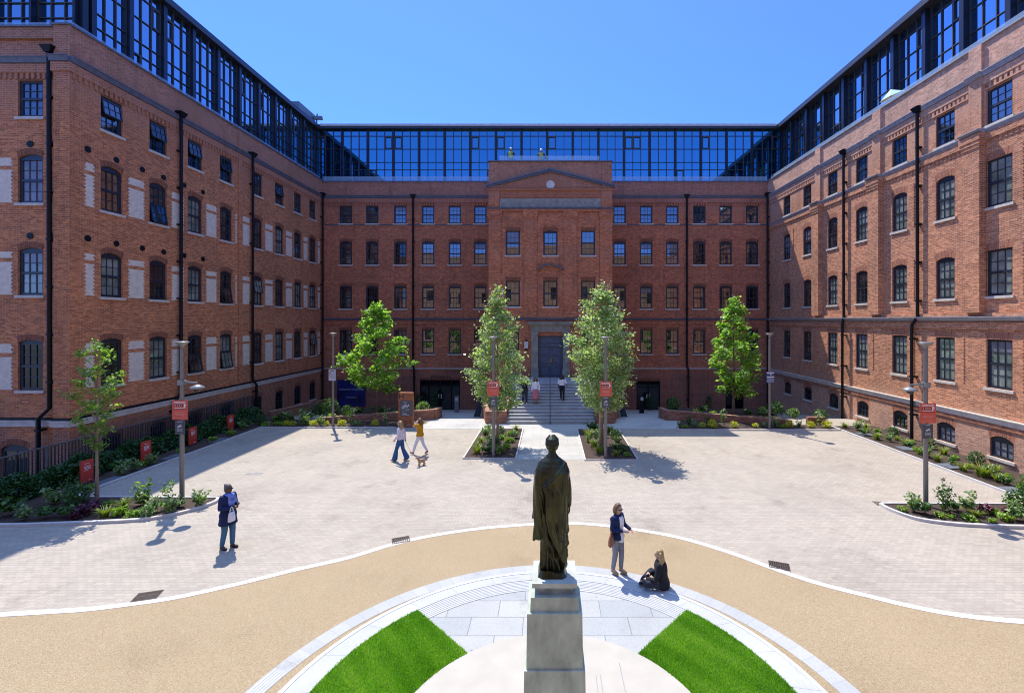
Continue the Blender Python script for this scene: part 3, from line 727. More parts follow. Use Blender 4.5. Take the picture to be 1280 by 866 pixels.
def window_meshes(key, w, h, arch=0, cols=3, rows=2, single=False, cache={}):
    if key in cache: return cache[key]
    f = MB(); fw = .08
    y0, y1 = .07, .15
    f.box(-w/2, -w/2+fw, y0, y1, 0, h-arch); f.box(w/2-fw, w/2, y0, y1, 0, h-arch); f.box(-w/2+fw, w/2-fw, y0, y1, 0, fw*1.3)
    ht = h-arch-(.10 if arch else fw)
    if arch:
        ap = arch_pts(-w/2, w/2, h, arch, 9); poly = [(-w/2+fw, ht), (w/2-fw, ht), (w/2-fw, h-arch), (w/2, h-arch)]+[p for p in ap[::-1][1:-1]]+[(-w/2, h-arch), (-w/2+fw, h-arch)]
        f.face([(a, y0, b) for a, b in poly][::-1]); 
    else: f.box(-w/2+fw, w/2-fw, y0, y1, ht, h)
    lo, hi = fw*1.3, ht
    mid = (lo+hi)/2
    iw = w-2*fw
    b = MB(); sashes = [(lo, hi)] if single else [(lo, mid-.03), (mid+.03, hi)]
    if not single: f.box(-iw/2, iw/2, y0-.012, y1-.02, mid-.05, mid+.05)
    for za, zb_ in sashes:
        for i in range(1, cols): x = -iw/2+iw*i/cols; b.box(x-.011, x+.011, .085, .125, za, zb_)
        for j in range(1, rows): z = za+(zb_-za)*j/rows; b.box(-iw/2, iw/2, .088, .122, z-.011, z+.011)
        for x in (-iw/2, iw/2-.03): b.box(x, x+.03, .08, .13, za, zb_)
    p = MB(); p.face([(-iw/2, .115, lo), (iw/2, .115, lo), (iw/2, .115, hi), (-iw/2, .115, hi)])
    s = MB(); s.box(-w/2-.09, w/2+.09, -.07, .16, -.115, -.004)
    fm, bm_, sm = f.mesh('frame_'+key, FRAME), b.mesh('bars_'+key, MUNTIN), s.mesh('sill_'+key, STONE)
    cache[key] = (fm, bm_, p, sm, {})
    return cache[key]

PANES = {'n': PANE, 'l': PANE_LIT, 'b': PANE_BLIND, 'd': PANE_DARK}
def window(parent, fr, uc, z0, w, h, arch=0, kind='n', sill=True, cols=3, rows=2, single=False, tilt=None, name='window', d=0.0):
    key = '%.2f_%.2f_%.2f_%d_%d_%d' % (w, h, arch, cols, rows, single)
    fm, bm_, p, sm, pc = window_meshes(key, w, h, arch, cols, rows, single)
    o = bpy.data.objects.new(name, fm); C.objects.link(o); o.parent = parent; o.matrix_parent_inverse = parent.matrix_basis.inverted()
    o.location = fr.P(uc, z0, d); o.rotation_euler = (0, 0, fr.rz())
    def kid(nm, me):
        c = bpy.data.objects.new(nm, me); C.objects.link(c); c.parent = o; return c
    kid('glazing_bars', bm_)
    if kind not in pc: pc[kind] = p.mesh('pane_'+key, PANES[kind])
    g = kid('pane', pc[kind]); g.rotation_euler = (RND.uniform(-.004, .004), 0, RND.uniform(-.006, .006))
    if sill: kid('sill', sm)
    if kind in 'nl' and h > 1.3 and RND.random() < .14:
        iw = w/2-.085; zt = h-arch-.10; z_ = zt-RND.choice((.22, .35, .5))*h; q = MB(); q.face([(-iw, .113, z_), (iw, .113, z_), (iw, .113, zt), (-iw, .113, zt)]); kid('blind', q.mesh('blind', PANE_BLIND))
    if tilt:      # an opened sash leaning out at its foot or head
        iw = w-.13; hh = h*.46; q = MB()
        for x0, x1 in ((-iw/2, -iw/2+.05), (iw/2-.05, iw/2)): q.box(x0, x1, -.03, .02, 0, -hh)
        q.box(-iw/2, iw/2, -.03, .02, -.05, 0); q.box(-iw/2, iw/2, -.03, .02, -hh, -hh+.05)
        for i in (1, 2): q.box(-iw/2+iw*i/3-.012, -iw/2+iw*i/3+.012, -.02, .01, -hh, 0)
        q.box(-iw/2, iw/2, -.02, .01, -hh/2-.012, -hh/2+.012)
        q.face([(-iw/2, 0, -hh), (iw/2, 0, -hh), (iw/2, 0, 0), (-iw/2, 0, 0)], 1)
        c = kid('open_sash', q.mesh('open_sash', [FRAME, PANES[kind]])); c.location = (0, .045, h-arch-.12 if tilt == 'top' else h*.47); c.rotation_euler = (-.16, 0, 0)
    return o

def downpipe(parent, fr, u, ztop, zfoot, kink=None, d0=.13, hopper=True):
    m = MB(); P = fr.P; r = .075
    if hopper:
        m.hexa([P(u-.12, ztop-.25, .28), P(u+.12, ztop-.25, .28), P(u+.12, ztop-.25, .02), P(u-.12, ztop-.25, .02), P(u-.24, ztop, .36), P(u+.24, ztop, .36), P(u+.24, ztop, .02), P(u-.24, ztop, .02)])
    pts = [P(u, ztop-.1, d0+.05)]
    if kink: pts += [P(u, kink[0]+.25, d0+.03), P(u+kink[1], kink[0]-.15, d0+.12)]; pts += [P(u+kink[1], zfoot, d0+.12)]
    else: pts += [P(u, zfoot, d0+.03)]
    m.tube(pts, r, 10)
    z = ztop-2.0
    while z > zfoot+.5:
        uu = u if not kink or z > kink[0] else u+kink[1]; dd = d0 if not kink or z > kink[0] else d0+.1
        f_ = MB(); fr.box(m, uu-.1, uu+.1, z-.04, z+.04, 0, dd+.08); z -= 1.9
    return m.build('downpipe', IRON, parent)

def string_course(parent, fr, u0, u1, z0, z1, proj, mat, name, skew=0):
    m = MB(); P = fr.P
    m.hexa([P(u0, z0, proj*.6), P(u1, z0, proj*.6), P(u1, z0, -.02), P(u0, z0, -.02), P(u0, z1, proj), P(u1, z1, proj), P(u1, z1, -.02), P(u0, z1, -.02)])
    fr.box(m, u0, u1, z1, z1+.035, -.02, proj+.03)
    return m.build(name, mat, parent)

def dentils(mb, fr, u0, u1, z0, z1, d, step=.225, mi=0):
    u = u0
    while u+step*.5 < u1: fr.box(mb, u, u+step*.5, z0, z1, -.02, d, mi); u += step

def glazing(parent, fr, us, z0, z1, trans, cols=3, fin=.35, vents=(), fin_w=.11, gm=None):
    """roof-storey glazing: a bay between every two fins; us: fin positions"""
    for u in us: m = MB(); fr.box(m, u-fin_w/2, u+fin_w/2, z0, z1, -.1, fin); m.build('fin', METAL, parent)
    for i, (a, b) in enumerate(zip(us, us[1:])):
        a, b = a+fin_w/2, b-fin_w/2
        f = MB(); w = b-a
        for k in range(cols+1):
            x = a+w*k/cols; hw = .024 if 0 < k < cols else .04
            fr.box(f, max(a, x-hw), min(b, x+hw), z0, z1, -.08, .05)
        for z in trans: fr.box(f, a, b, z-.02, z+.02, -.075, .045)
        for v in vents:      # opening lights have a heavier frame
            if (i*7+v[0]) % v[1] == 0:
                k = (i*5+v[0]) % cols; x0, x1 = a+w*k/cols, a+w*(k+1)/cols
                for q in ((x0+.03, x0+.11), (x1-.11, x1-.03)): fr.box(f, q[0], q[1], v[2], v[3], -.03, .07)
                for q in ((v[2], v[2]+.08), (v[3]-.08, v[3])): fr.box(f, x0+.111, x1-.111, q[0], q[1], -.03, .07)
        o = f.build('glazing_bay', MULL, parent)
        for k in range(cols):
            x0, x1 = a+w*k/cols, a+w*(k+1)/cols
            t = RND.uniform(-.003, .003); t2 = RND.uniform(-.003, .003)
            g = MB(); P = fr.P
            g.face([P(x0, z0, -.02+t), P(x1, z0, -.02-t), P(x1, z1, -.02-t+t2), P(x0, z1, -.02+t+t2)])
            ob = g.build('pane', gm or CURTAIN); ob.parent = o
            ob.matrix_parent_inverse = parent.matrix_basis.inverted() if False else Matrix.Identity(4)

# ---------------------------------------------------------------- levels shared by the three wings
YB, XL, XR, YC = 39.0, -19.2, 18.45, 33.7
def zb(py): return EYE+(CY-py)/14.8
def bx(px): return (px-CX)/14.8
R4 = (zb(279.4), zb(257.8)); R3 = (zb(330.8), zb(301.5)); R2 = (zb(385.7), zb(357.3)); R1 = (zb(442.4), zb(412.4))
WALLB, WALLT = -2.4, 17.72
BAND, CORN, BLUE = 1.91, 16.35, 6.05
ROWS = [(R4, 0), (R3, .14), (R2, .11), (R1, 0)]
GL0, GL1 = 17.25, 23.35
TRANS = (19.72, 20.4, 21.6, 22.78)
VENTS = ((0, 3, 21.62, 22.73), (2, 4, 17.3, 19.72), (1, 5, 21.62, 22.73))

def body(parent, x0, x1, y0, y1, zt, name='roof'):
    m = MB(); m.box(x0, x1, y0, y1, zt-.42, zt); return m.build(name, ROOFM, parent)

# ---- main block across the end of the court
main = thing('brick_building', 'long red brick main block across the far end of the court with pedimented entrance', 'building', (0, YB, 0))
fb = Frame((0, YB), (1, 0), (0, -1))
xs = [bx(p) for p in (432, 465.2, 500.3, 534.9, 568.4, 600.2, 774.5, 807.8, 840.4, 874.2, 907.2, 940.2)]
WB = 1.05
holes = []
for (z0, z1), ar in ROWS:
    for u in xs: holes.append((u-WB/2, u+WB/2, z0, z1, ar))
DL = (bx(524.7), bx(575), -1.62, 1.02); DR = (bx(795.6), bx(825.4), -1.62, .93); RC = (bx(907), bx(930), -1.62, .87)
m = MB()
wall(m, fb, XL, XR, WALLB, WALLT, holes+[DL, DR, RC], .17)
for h in holes: lintel(m, fb, h)
for h in (DL, DR, RC): lintel(m, fb, h, .22)
for a, b in ((XL, -4.3), (4.4, XR)):
    dentils(m, fb, a, b, CORN-.62, CORN-.38, .05); fb.box(m, a, b, CORN-.38, CORN-.02, -.02, .07); fb.box(m, a, b, zb(257.8)+.30, zb(257.8)+.36, -.02, .03)
    fb.box(m, a, b, BLUE-.35, BLUE-.12, -.02, .05)
m.face([(XL, YB, WALLT-.4), (XR, YB, WALLT-.4), (XR, 42, WALLT-.4), (XL, 42, WALLT-.4)])
m.box(XL-14, XR+14, 55, 55.3, WALLB, 23)
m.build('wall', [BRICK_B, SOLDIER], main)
kinds = {0: 'nnnnnnnnnnnn', 1: 'nndnnnnnndnn', 2: 'ndnnnnnnnnnd', 3: 'ndnnnnnnnnnn'}
for r, ((z0, z1), ar) in enumerate(ROWS):
    for i, u in enumerate(xs): window(main, fb, u, z0, WB, z1-z0, ar, kinds[r][i])
for a, b in ((XL, -4.4), (4.5, XR)):
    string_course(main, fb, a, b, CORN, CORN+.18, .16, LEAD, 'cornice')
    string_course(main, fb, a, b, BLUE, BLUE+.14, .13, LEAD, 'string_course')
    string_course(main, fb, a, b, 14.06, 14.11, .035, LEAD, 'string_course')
    string_course(main, fb, a, b, BAND-.02, BAND+.07, .08, STONE_W, 'string_course')
    m = MB(); fb.box(m, a, b, WALLT, WALLT+.07, -.4, .06); m.build('coping', LEAD, main)
    m = MB(); fb.box(m, a, b, WALLT+.07, WALLT+.52, -.2, -.185); m.build('glass_balustrade', BALUS, main)
for px, kink in ((517, None), (858, None)):
    downpipe(main, fb, bx(px), 16.6, -1.6, (BAND+.1, .1))
# glazed storey set back on the roof
fg = Frame((0, 42.0), (1, 0), (0, -1))
fins = [-21.2+2.331*i for i in range(19)]
fins[-1] = 21.15
glazing(main, fg, fins, GL0, GL1, TRANS, 3, .12, VENTS, .15)
m = MB(); m.box(XL-14, XR+14, 41.65, 55.5, GL1, GL1+.36); m.build('roof', ROOFM, main)
m = MB(); m.box(XL-1.5, XR+2, 41.58, 41.64, GL1+.2, GL1+.40); m.build('roof_edge_trim', STONE_W, main)
m = MB(); m.lathe([(.9, 0), (.85, .22), (.6, .32), (.0, .34)], (-2.75, 43, GL1+.36), 20); m.build('roof_light', ROOFM, main)
# ---- the entrance bay, brought forward
fc = Frame((0, YC), (1, 0), (0, -1))
BX0, BX1 = -4.44, 4.56
def zc(py): return EYE+(CY-py)/17.12
bw = [(u-.52, u+.52, zc(319), zc(288.4), .06 if u == 0.06 else 0) for u in (-2.69, .06, 2.81)]+[(u-.52, u+.52, zc(383), zc(351), 0) for u in (-2.69, .06, 2.81)]+[(u-.52, u+.52, zc(441), zc(414), 0) for u in (-2.75, 2.87)]
dr = (-.85, .97, 1.88, 4.92)
m = MB()
wall(m, fc, BX0, BX1, WALLB, 17.6, bw+[dr], .22)
for h in bw: lintel(m, fc, h, .26)
for xx in (BX0, BX1): m.face([(xx, YC, WALLB), (xx, YB, WALLB), (xx, YB, 17.6), (xx, YC, 17.6)])
m.face([(BX0, YC, 17.12), (BX1, YC, 17.12), (BX1, 42, 17.12), (BX0, 42, 17.12)])
for a, b in ((BX0, -3.55), (-1.86, -.93), (1.05, 1.98), (3.67, BX1)): 
    fc.box(m, a, b, 6.25, 13.45, -.02, .10, 2); fc.box(m, a-.04, b+.04, 13.45, 13.6, -.02, .15, 2); fc.box(m, a-.08, b+.08, 13.6, 13.95, -.02, .19, 2)
fc.box(m, BX0, BX1, 13.95, 14.12, -.02, .16, 2); fc.box(m, BX0, BX0+.8, 14.22, 15.45, -.02, .12, 2); fc.box(m, BX1-.8, BX1, 14.22, 15.45, -.02, .12, 2)
fc.box(m, BX0, BX0+.75, 15.62, 17.55, -.02, .07, 2); fc.box(m, BX1-.75, BX1, 15.62, 17.55, -.02, .07, 2)
dentils(m, fc, BX0+.85, BX1-.85, 14.95, 15.15, .07)
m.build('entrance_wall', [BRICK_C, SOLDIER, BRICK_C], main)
for h in bw: window(main, fc, (h[0]+h[1])/2, h[2], 1.04, h[3]-h[2], h[4], 'n', d=-.04)
m = MB(); fc.box(m, BX0-.05, BX1+.05, 17.6, 17.68, -.4, .09); m.build('coping', LEAD, main)
m = MB(); fc.box(m, BX0+.75, BX1-.9, 17.68, 18.1, -.2, -.185); m.build('glass_balustrade', BALUS, main)
m = MB(); fc.box(m, BX0+.82, BX1-.82, 14.22, 14.9, -.02, .06); m.build('name_panel', GREENSTONE, main)
string_course(main, fc, BX0-.08, BX1+.08, 14.12, 14.20, .2, LEAD, 'string_course')
string_course(main, fc, BX0-.1, BX1+.1, 15.47, 15.58, .16, BRICK_C, 'cornice')
m = MB(); P = fc.P
for (ua, za), (ub, zb2) in (((BX0-.18, 15.66), (.06, 16.84)), ((.06, 16.84), (BX1+.18, 15.66))):
    for dz0, dz1, d1 in ((0, .13, .16), (.13, .22, .26)):
        m.hexa([P(ua, za+dz0, d1), P(ub, zb2+dz0, d1), P(ub, zb2+dz0, -.02), P(ua, za+dz0, -.02), P(ua, za+dz1, d1), P(ub, zb2+dz1, d1), P(ub, zb2+dz1, -.02), P(ua, za+dz1, -.02)])
m.build('pediment', LEAD, main)
m = MB(); m.v = []; 
def disc_on(fr, mb, u, z, r, d0, d1, n=28, mi=0):
    P = fr.P; pts = [(u+r*math.cos(2*PI*k/n), z+r*math.sin(2*PI*k/n)) for k in range(n)]
    mb.face([P(a, b, d1) for a, b in pts], mi)
    for k in range(n): a, b = pts[k], pts[(k+1) % n]; mb.face([P(*a, d0), P(*b, d0), P(*b, d1), P(*a, d1)], mi)
disc_on(fc, m, .06, 15.92, .31, -.02, .05); m.build('pediment_disc', STONE_W, main)
m = MB()
for (ua, za), (ub, zb2) in (((-.9, 9.72), (.06, 10.08)), ((.06, 10.08), (1.02, 9.72))):
    m.hexa([P(ua, za, .18), P(ub, zb2, .18), P(ub, zb2, -.02), P(ua, za, -.02), P(ua, za+.12, .22), P(ub, zb2+.12, .22), P(ub, zb2+.12, -.02), P(ua, za+.12, -.02)])
m.build('window_hood', LEAD, main)
m = MB()
for a, b in ((-3.2, -2.2), (-.45, .6), (2.3, 3.3)): fc.box(m, a, b, 9.2, 9.32, -.02, .05)
for k in range(8):
    t = PI*k/7; fc.box(m, .06+.62*math.cos(t)-.09, .06+.62*math.cos(t)+.09, 12.66+.24*math.sin(t), 12.80+.24*math.sin(t), -.02, .05+.002*k)
m.build('brick_moulding', BRICK_C, main)
string_course(main, fc, BX0-.05, BX1+.05, BLUE, BLUE+.12, .14, LEAD, 'string_course')
m = MB()
for sg in (-1, 1):
    u = .06+sg*1.15; fc.box(m, u-.24, u+.24, 1.88, 5.2, -.2, .16); fc.box(m, u-.28, u+.28, 1.88, 2.5, -.2, .2); fc.box(m, u-.28, u+.28, 5.0, 5.2, -.2, .2)
fc.box(m, .06-1.43, .06+1.43, 5.2, 5.66, -.2, .18); fc.box(m, .06-1.55, .06+1.55, 5.66, 5.78, -.2, .32); fc.box(m, .06-1.65, .06+1.65, 5.78, 5.92, -.2, .42)
m.build('door_surround', GREENSTONE, main)
fd = Frame((.06, YC+.2), (1, 0), (0, -1))
m = MB(); fd.box(m, -.95, .95, 1.88, 4.93, -.06, .0)
for a, b in ((-.93, -.84), (.84, .93), (-.04, .04)): fd.box(m, a, b, 1.88, 4.2, 0, .08)
fd.box(m, -.93, .93, 4.15, 4.3, 0, .1); fd.box(m, -.93, .93, 4.82, 4.92, 0, .08)
fd.box(m, -.7, .7, 4.42, 4.7, 0, .04)
door = m.build('entrance_door', DOORBLUE, main)
for sg in (-1, 1):
    q = MB()
    for a, b in ((2.0, 2.55), (2.65, 2.82), (2.92, 3.4), (3.5, 4.05)):
        fd.box(q, sg*.44-.28, sg*.44+.28, a, b, .0, .035); fd.box(q, sg*.44-.19, sg*.44+.19, a+.06, b-.06, .035, .055)
    ob = q.build('door_panel', DOORBLUE); ob.parent = door
    q = MB(); fd.box(q, sg*.09-.02, sg*.09+.02, 2.95, 3.25, .03, .09); ob = q.build('handle', plain('brass', (.45, .33, .12), .35, .9)); ob.parent = door
WLAMP = plain('lamp_opal', (.62, .60, .52), .4, var=.05)
q = MB(); fc.box(q, -1.84, -1.56, 4.0, 4.5, .03, .2, 0); fc.box(q, -1.76, -1.64, 4.5, 4.62, 0, .16, 1); fc.box(q, -1.76, -1.64, 3.86, 4.0, 0, .14, 1); q.build('wall_lamp', [WLAMP, IRON], main)
# ground-floor doors
def glazed_doors(h, cuts, name):
    f2 = Frame((0, YB+.12), (1, 0), (0, -1)); q = MB(); ua, ub, za, zt = h[:4]
    for a in cuts: f2.box(q, a-.045, a+.045, za, zt, -.05, .06)
    f2.box(q, ua, ub, zt-.1, zt, -.05, .055); f2.box(q, ua, ub, za, za+.1, -.05, .055); f2.box(q, ua, ub, zt-.55, zt-.48, -.05, .05)
    o = q.build(name, IRON, main)
    q = MB(); P2 = f2.P; q.face([P2(ua, za), P2(ub, za), P2(ub, zt), P2(ua, zt)]); g = q.build('pane', PANE_DARK); g.parent = o
    q = MB(); mid = (ua+ub)/2
    for sg in (-1, 1): f2.box(q, mid+sg*.12-.05, mid+sg*.12+.05, -.55, -.2, .06, .1)
    g = q.build('handle', STONE_W); g.parent = o
w_ = DL[1]-DL[0]
glazed_doors(DL, [DL[0]+.05, DL[0]+w_*.22, DL[0]+w_*.50, DL[0]+w_*.78, DL[1]-.05], 'glass_doors')
glazed_doors(DR, [DR[0]+.05, (DR[0]+DR[1])/2, DR[1]-.05], 'glass_doors')
m = MB(); m.box(RC[0]-.05, RC[1]+.05, YB+1.2, YB+1.25, -1.7, 1.0)
for xx in (RC[0]-.05, RC[1]+.0): m.box(xx, xx+.05, YB+.17, YB+1.2, -1.7, 1.0)
m.box(RC[0], RC[1], YB+.17, YB+1.2, .95, 1.0); m.build('dark_passage', PANE_DARK, main)
m = MB(); me = text_mesh('ETMARPSE', .36)
o = link('door_lettering', me, main); me.materials.append(plain('black_letters', (.008, .007, .007), .6)); o.location = (bx(551), YB-.02, 1.22); o.rotation_euler = (PI/2, 0, 0)

# ---- left wing
lw = thing('brick_building', 'orange brick wing in shade with white rendered panels between its windows', 'building', (XL, 28, 0))
fl = Frame((XL, 0), (0, 1), (1, 0))
YL0 = 18.46
ul = [20.25, 22.65, 25.0, 27.4, 30.35, 32.8, 35.2, 37.4]
WL = 1.0
holes = [(u-WL/2, u+WL/2, z0, z1, {0: 0, 1: .14, 2: .14, 3: .10}[r]) for r, ((z0, z1), ar) in enumerate(ROWS) for u in ul]
low = [(u-.47, u+.47, -.35, 1.05, .12) for u in ul]
m = MB()
wall(m, fl, YL0, YB, WALLB, WALLT+.1, holes+low, .17)
for h in holes+low: lintel(m, fl, h)
fl.box(m, YL0, YB, CORN-.38, CORN-.02, -.02, .06); dentils(m, fl, YL0+.1, YB, CORN-.62, CORN-.38, .045)
fl.box(m, 28.45, 28.75, BAND+.2, WALLT, -.02, .05)
# short return facing the viewpoint, then the recessed end wall
fe = Frame((0, YL0), (1, 0), (0, -1)); fe2 = Frame((0, YL0+.15), (1, 0), (0, -1))
wall(m, fe, -19.85, XL, WALLB, WALLT+.1, [], .1)
m.face([(-19.85, YL0, WALLB), (-19.85, YL0+.15, WALLB), (-19.85, YL0+.15, WALLT+.1), (-19.85, YL0, WALLT+.1)])
he = [(-20.93-.5, -20.93+.5, z0, z1, {0: 0, 1: .14, 2: .12, 3: .1}[r]) for r, ((z0, z1), ar) in enumerate(ROWS)]
hd = (-22.15, -21.0, -1.7, 1.02, .2)
wall(m, fe2, -33, -19.85, WALLB, WALLT+.1, he+[hd], .17)
for h in he+[hd]: lintel(m, fe2, h)
fe2.box(m, -33, -19.85, CORN-.38, CORN-.02, -.02, .06); dentils(m, fe2, -33, -19.9, CORN-.62, CORN-.38, .045)
fe.box(m, -19.91, XL+.06, CORN-.38, CORN-.02, -.02, .06)
m.face([(-33, YL0, 17.3), (XL, YL0, 17.3), (XL, 43, 17.3), (-33, 43, 17.3)])
m.box(-33.3, -33, YL0, 55, WALLB, 23)
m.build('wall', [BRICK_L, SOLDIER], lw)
TL = {(0, 0): 'top', (0, 1): 'top', (0, 2): 'top', (0, 3): 'top', (0, 5): 'top', (1, 1): 'low', (2, 3): 'low', (2, 4): 'top', (3, 2): 'low', (3, 3): 'low', (3, 7): 'top'}
KL = {0: 'ndddnnnn', 1: 'nnlnnlnn', 2: 'lnlnlnll', 3: 'nlnlnlnl'}
for r, ((z0, z1), ar) in enumerate(ROWS):
    for i, u in enumerate(ul): window(lw, fl, u, z0, WL, z1-z0, {0: 0, 1: .14, 2: .14, 3: .10}[r], KL[r][i], tilt=TL.get((r, i)))
for i, u in enumerate(ul): window(lw, fl, u, -.35, .94, 1.40, .12, 'd', cols=2)
for r, h in enumerate(he): window(lw, fe2, -20.93, h[2], 1.0, h[3]-h[2], h[4], 'nbld'[r])
window(lw, fe2, (hd[0]+hd[1])/2, hd[2], hd[1]-hd[0], hd[3]-hd[2], .2, 'd', sill=False, cols=2, single=True, name='door')
# white rendered panels, their edges toothed into the brickwork
def panel(fr, ua, ub, z0, z1, ta=True, tb=True):
    q = MB(); P = fr.P; pa, pb = [], []
    k = int((z1-z0)/.075); e = .0
    for i in range(k):
        za, zb2 = z0+(z1-z0)*i/k, z0+(z1-z0)*(i+1)/k; t = .055 if i % 2 else 0
        x0, x1 = ua+(t if ta else 0), ub-(t if tb else 0)
        q.face([P(x0, za, .006), P(x1, za, .006), P(x1, zb2, .006), P(x0, zb2, .006)])
    q.face([P(ua, z0, .0065), P(ub, z0, .0065), P(ub, z0, -.01), P(ua, z0, -.01)])
    return q.build('render_panel', RENDER_P, lw)
for r in (1, 2, 3):
    z0, z1 = ROWS[r][0]
    gaps = [(19.05, ul[0]-.78)]+[(a+.78, b-.78) for a, b in zip(ul, ul[1:])]+[(ul[-1]+.78, 38.6)]
    for (a, b) in gaps:
        pieces = [(a, b)]
        if a < 28.6 < b: pieces = [(a, 28.35), (28.85, b)]
        for (p, q_) in pieces:
            if q_-p < .15: continue
            panel(fl, p, q_, z0+.02, z0+1.34); panel(fl, p, q_, z0+1.50, z1-.16)
    for (a, b) in ((-23.0, -21.65), (-20.21, -20.06)):
        panel(fe2, a, b, z0+.02, z0+1.34, a < -22, b < -21); panel(fe2, a, b, z0+1.50, z1-.16, a < -22, b < -21)
for z in (13.12, 9.42):
    for fr, U in ((fl, (18.93, 20.2, 21.5, 22.7, 24.0, 25.3)), (fe2, (-21.18, -20.35))):
        for u in U: q = MB(); disc_on(fr, q, u+.25, z, .13, -.01, .03, 16); q.build('wall_vent', IRON, lw)
for fr, a, b in ((fl, YL0, YB), (fe2, -33, -19.85), (fe, -19.93, XL+.02)):
    e = .0 if fr is fl else .003
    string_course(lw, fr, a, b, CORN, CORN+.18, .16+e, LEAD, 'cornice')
    string_course(lw, fr, a, b, BAND-.16, BAND+.06, .07+e, STONE_W, 'string_course')
    q = MB(); fr.box(q, a, b, BAND+.105, BAND+.20, -.02, .05+e); q.build('damp_course', IRON, lw)
    q = MB(); fr.box(q, a, b, WALLT+.1, WALLT+.17, -.4, .07+e); q.build('coping', LEAD, lw)
    q = MB(); fr.box(q, a+(.25 if fr is fl else 0), b-(.25 if fr is fe else 0), WALLT+.17, WALLT+.45, -.25, -.235); q.build('glass_balustrade', BALUS, lw)
q = MB(); fe.box(q, -33, XL+.0, 17.0, 17.1, -.9, -.5)
downpipe(lw, fl, 23.84, 16.75, -1.6, (BAND+.15, -.45)); downpipe(lw, fl, 29.6, 16.75, -1.0, (BAND+.1, .25)); downpipe(lw, fl, 38.7, 16.7, -1.6)
downpipe(lw, fe2, -19.99, 16.95, -1.8, (BAND+.35, -.35))
fgl = Frame((-21.25, 0), (0, 1), (1, 0))
fins = [20.95, 21.35]+[23.27+2.05*i for i in range(9)]+[41.9]
glazing(lw, fgl, fins, GL0, GL1, TRANS, 3, .20, VENTS, .24, CURTAIN_SIDE)
fgle = Frame((0, 20.95), (1, 0), (0, -1))
glazing(lw, fgle, [-33+1.95*i for i in range(7)], GL0, GL1, TRANS, 3, .30, VENTS, .11, CURTAIN_SIDE)
q = MB(); q.box(-33.5, -20.85, 20.6, 41.64, GL1, GL1+.36); q.build('roof', ROOFM, lw)
q = MB(); q.box(-31, -24.0, 44.2, 47.3, GL1+.3, 27.0)
q.tube([(-23.9, 47.0, 24), (-23.7, 47.1, 27.1)], .07, 8); q.bar((-23.9, 46.9, 26.6), (-23.2, 47.2, 26.7), .35, .3); q.bar((-23.9, 46.9, 25.2), (-23.1, 47.3, 25.2), .3, .25)
q.build('plant_room', plain('grey_cladding', (.16, .18, .20), .5, var=.1), lw)

# ---- right wing
rw = thing('brick_building', 'sunlit pinkish red brick wing with tall brick piers and pale stone sills', 'building', (XR, 26, 0))
fr_ = Frame((XR, 0), (0, 1), (-1, 0))
ur = [18.95, 21.54, 24.35, 27.3, 30.1, 33.06, 35.9, 16.3, 13.7]
WR = 1.03
AR = {0: 0, 1: .13, 2: .12, 3: 0}
def flat_end(u, r): return u < 19.2
holes = [(u-(.55 if u < 19.2 else WR/2), u+(.55 if u < 19.2 else WR/2), z0, z1, 0 if flat_end(u, r) else AR[r]) for r, ((z0, z1), ar) in enumerate(ROWS) for u in ur]
low = [(u-.5, u+.5, .36, 1.28, .18) for u in [18.85, 21.5, 24.3, 27.2, 30.0, 33.0, 35.8, 16.2]]
m = MB()
wall(m, fr_, 8, YB, WALLB, WALLT+.05, holes+low, .17)
for h in holes+low: lintel(m, fr_, h, .3)
fr_.box(m, 8, YB, CORN-.34, CORN-.02, -.02, .06)
for a, b in zip([8]+[20.3, 26.35, 32.0], [19.5, 25.5, 31.2, YB]): dentils(m, fr_, a, b, CORN-.56, CORN-.34, .04); fr_.box(m, a, b, CORN-.62, CORN-.56, -.02, .05)
for a, b in ((19.5, 20.3), (25.5, 26.35), (31.2, 32.0), (13.9, 14.7)):
    fr_.box(m, a, b, BLUE+.3, 13.35, -.02, .30); fr_.box(m, a-.03, b+.03, 13.35, 13.5, -.02, .34); fr_.box(m, a-.06, b+.06, 13.5, 13.65, -.02, .37); fr_.box(m, a-.09, b+.09, 13.65, 13.92, -.02, .40)
    fr_.box(m, a+.1, b-.1, 14.1, WALLT+.04, -.02, .12)
for u in ur:      # toothed recess beside the windows
    for z0, z1 in (R3, R2, R1):
        z = z0+.05
        while z < z1+.2: fr_.box(m, u-1.02, u-.93, z, z+.075, -.01, .028); z += .15
        z = z0+.05
fr_.box(m, 8, YB, BLUE-.42, BLUE-.1, -.02, .07); fr_.box(m, 8, YB, BLUE+.14, BLUE+.3, -.02, .1)
for a, b in ((8, 19.5), (20.3, 25.5), (26.35, 31.2), (32.0, YB)): dentils(m, fr_, a, b, 13.44, 13.62, .035); fr_.box(m, a, b, 13.62, 13.92, -.02, .08)
m.face([(XR, 8, 17.3), (33, 8, 17.3), (33, 43, 17.3), (XR, 43, 17.3)])
m.box(33, 33.3, 8, 55, WALLB, 23); m.box(XR+.3, 33, 8, 8.3, WALLB, 17)
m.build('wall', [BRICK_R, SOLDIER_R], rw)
KR = {0: 'nnnnnnnnn', 1: 'llllnnnln', 2: 'lllnlnnll', 3: 'lllllnnll'}
for r, ((z0, z1), ar) in enumerate(ROWS):
    for i, u in enumerate(ur): window(rw, fr_, u, z0, 1.1 if u < 19.2 else WR, z1-z0, 0 if flat_end(u, r) else AR[r], KR[r][i])
for i, h in enumerate(low): window(rw, fr_, (h[0]+h[1])/2, h[2], 1.0, h[3]-h[2], .18, 'b' if i in (0, 1, 7) else 'n', cols=3, single=True)
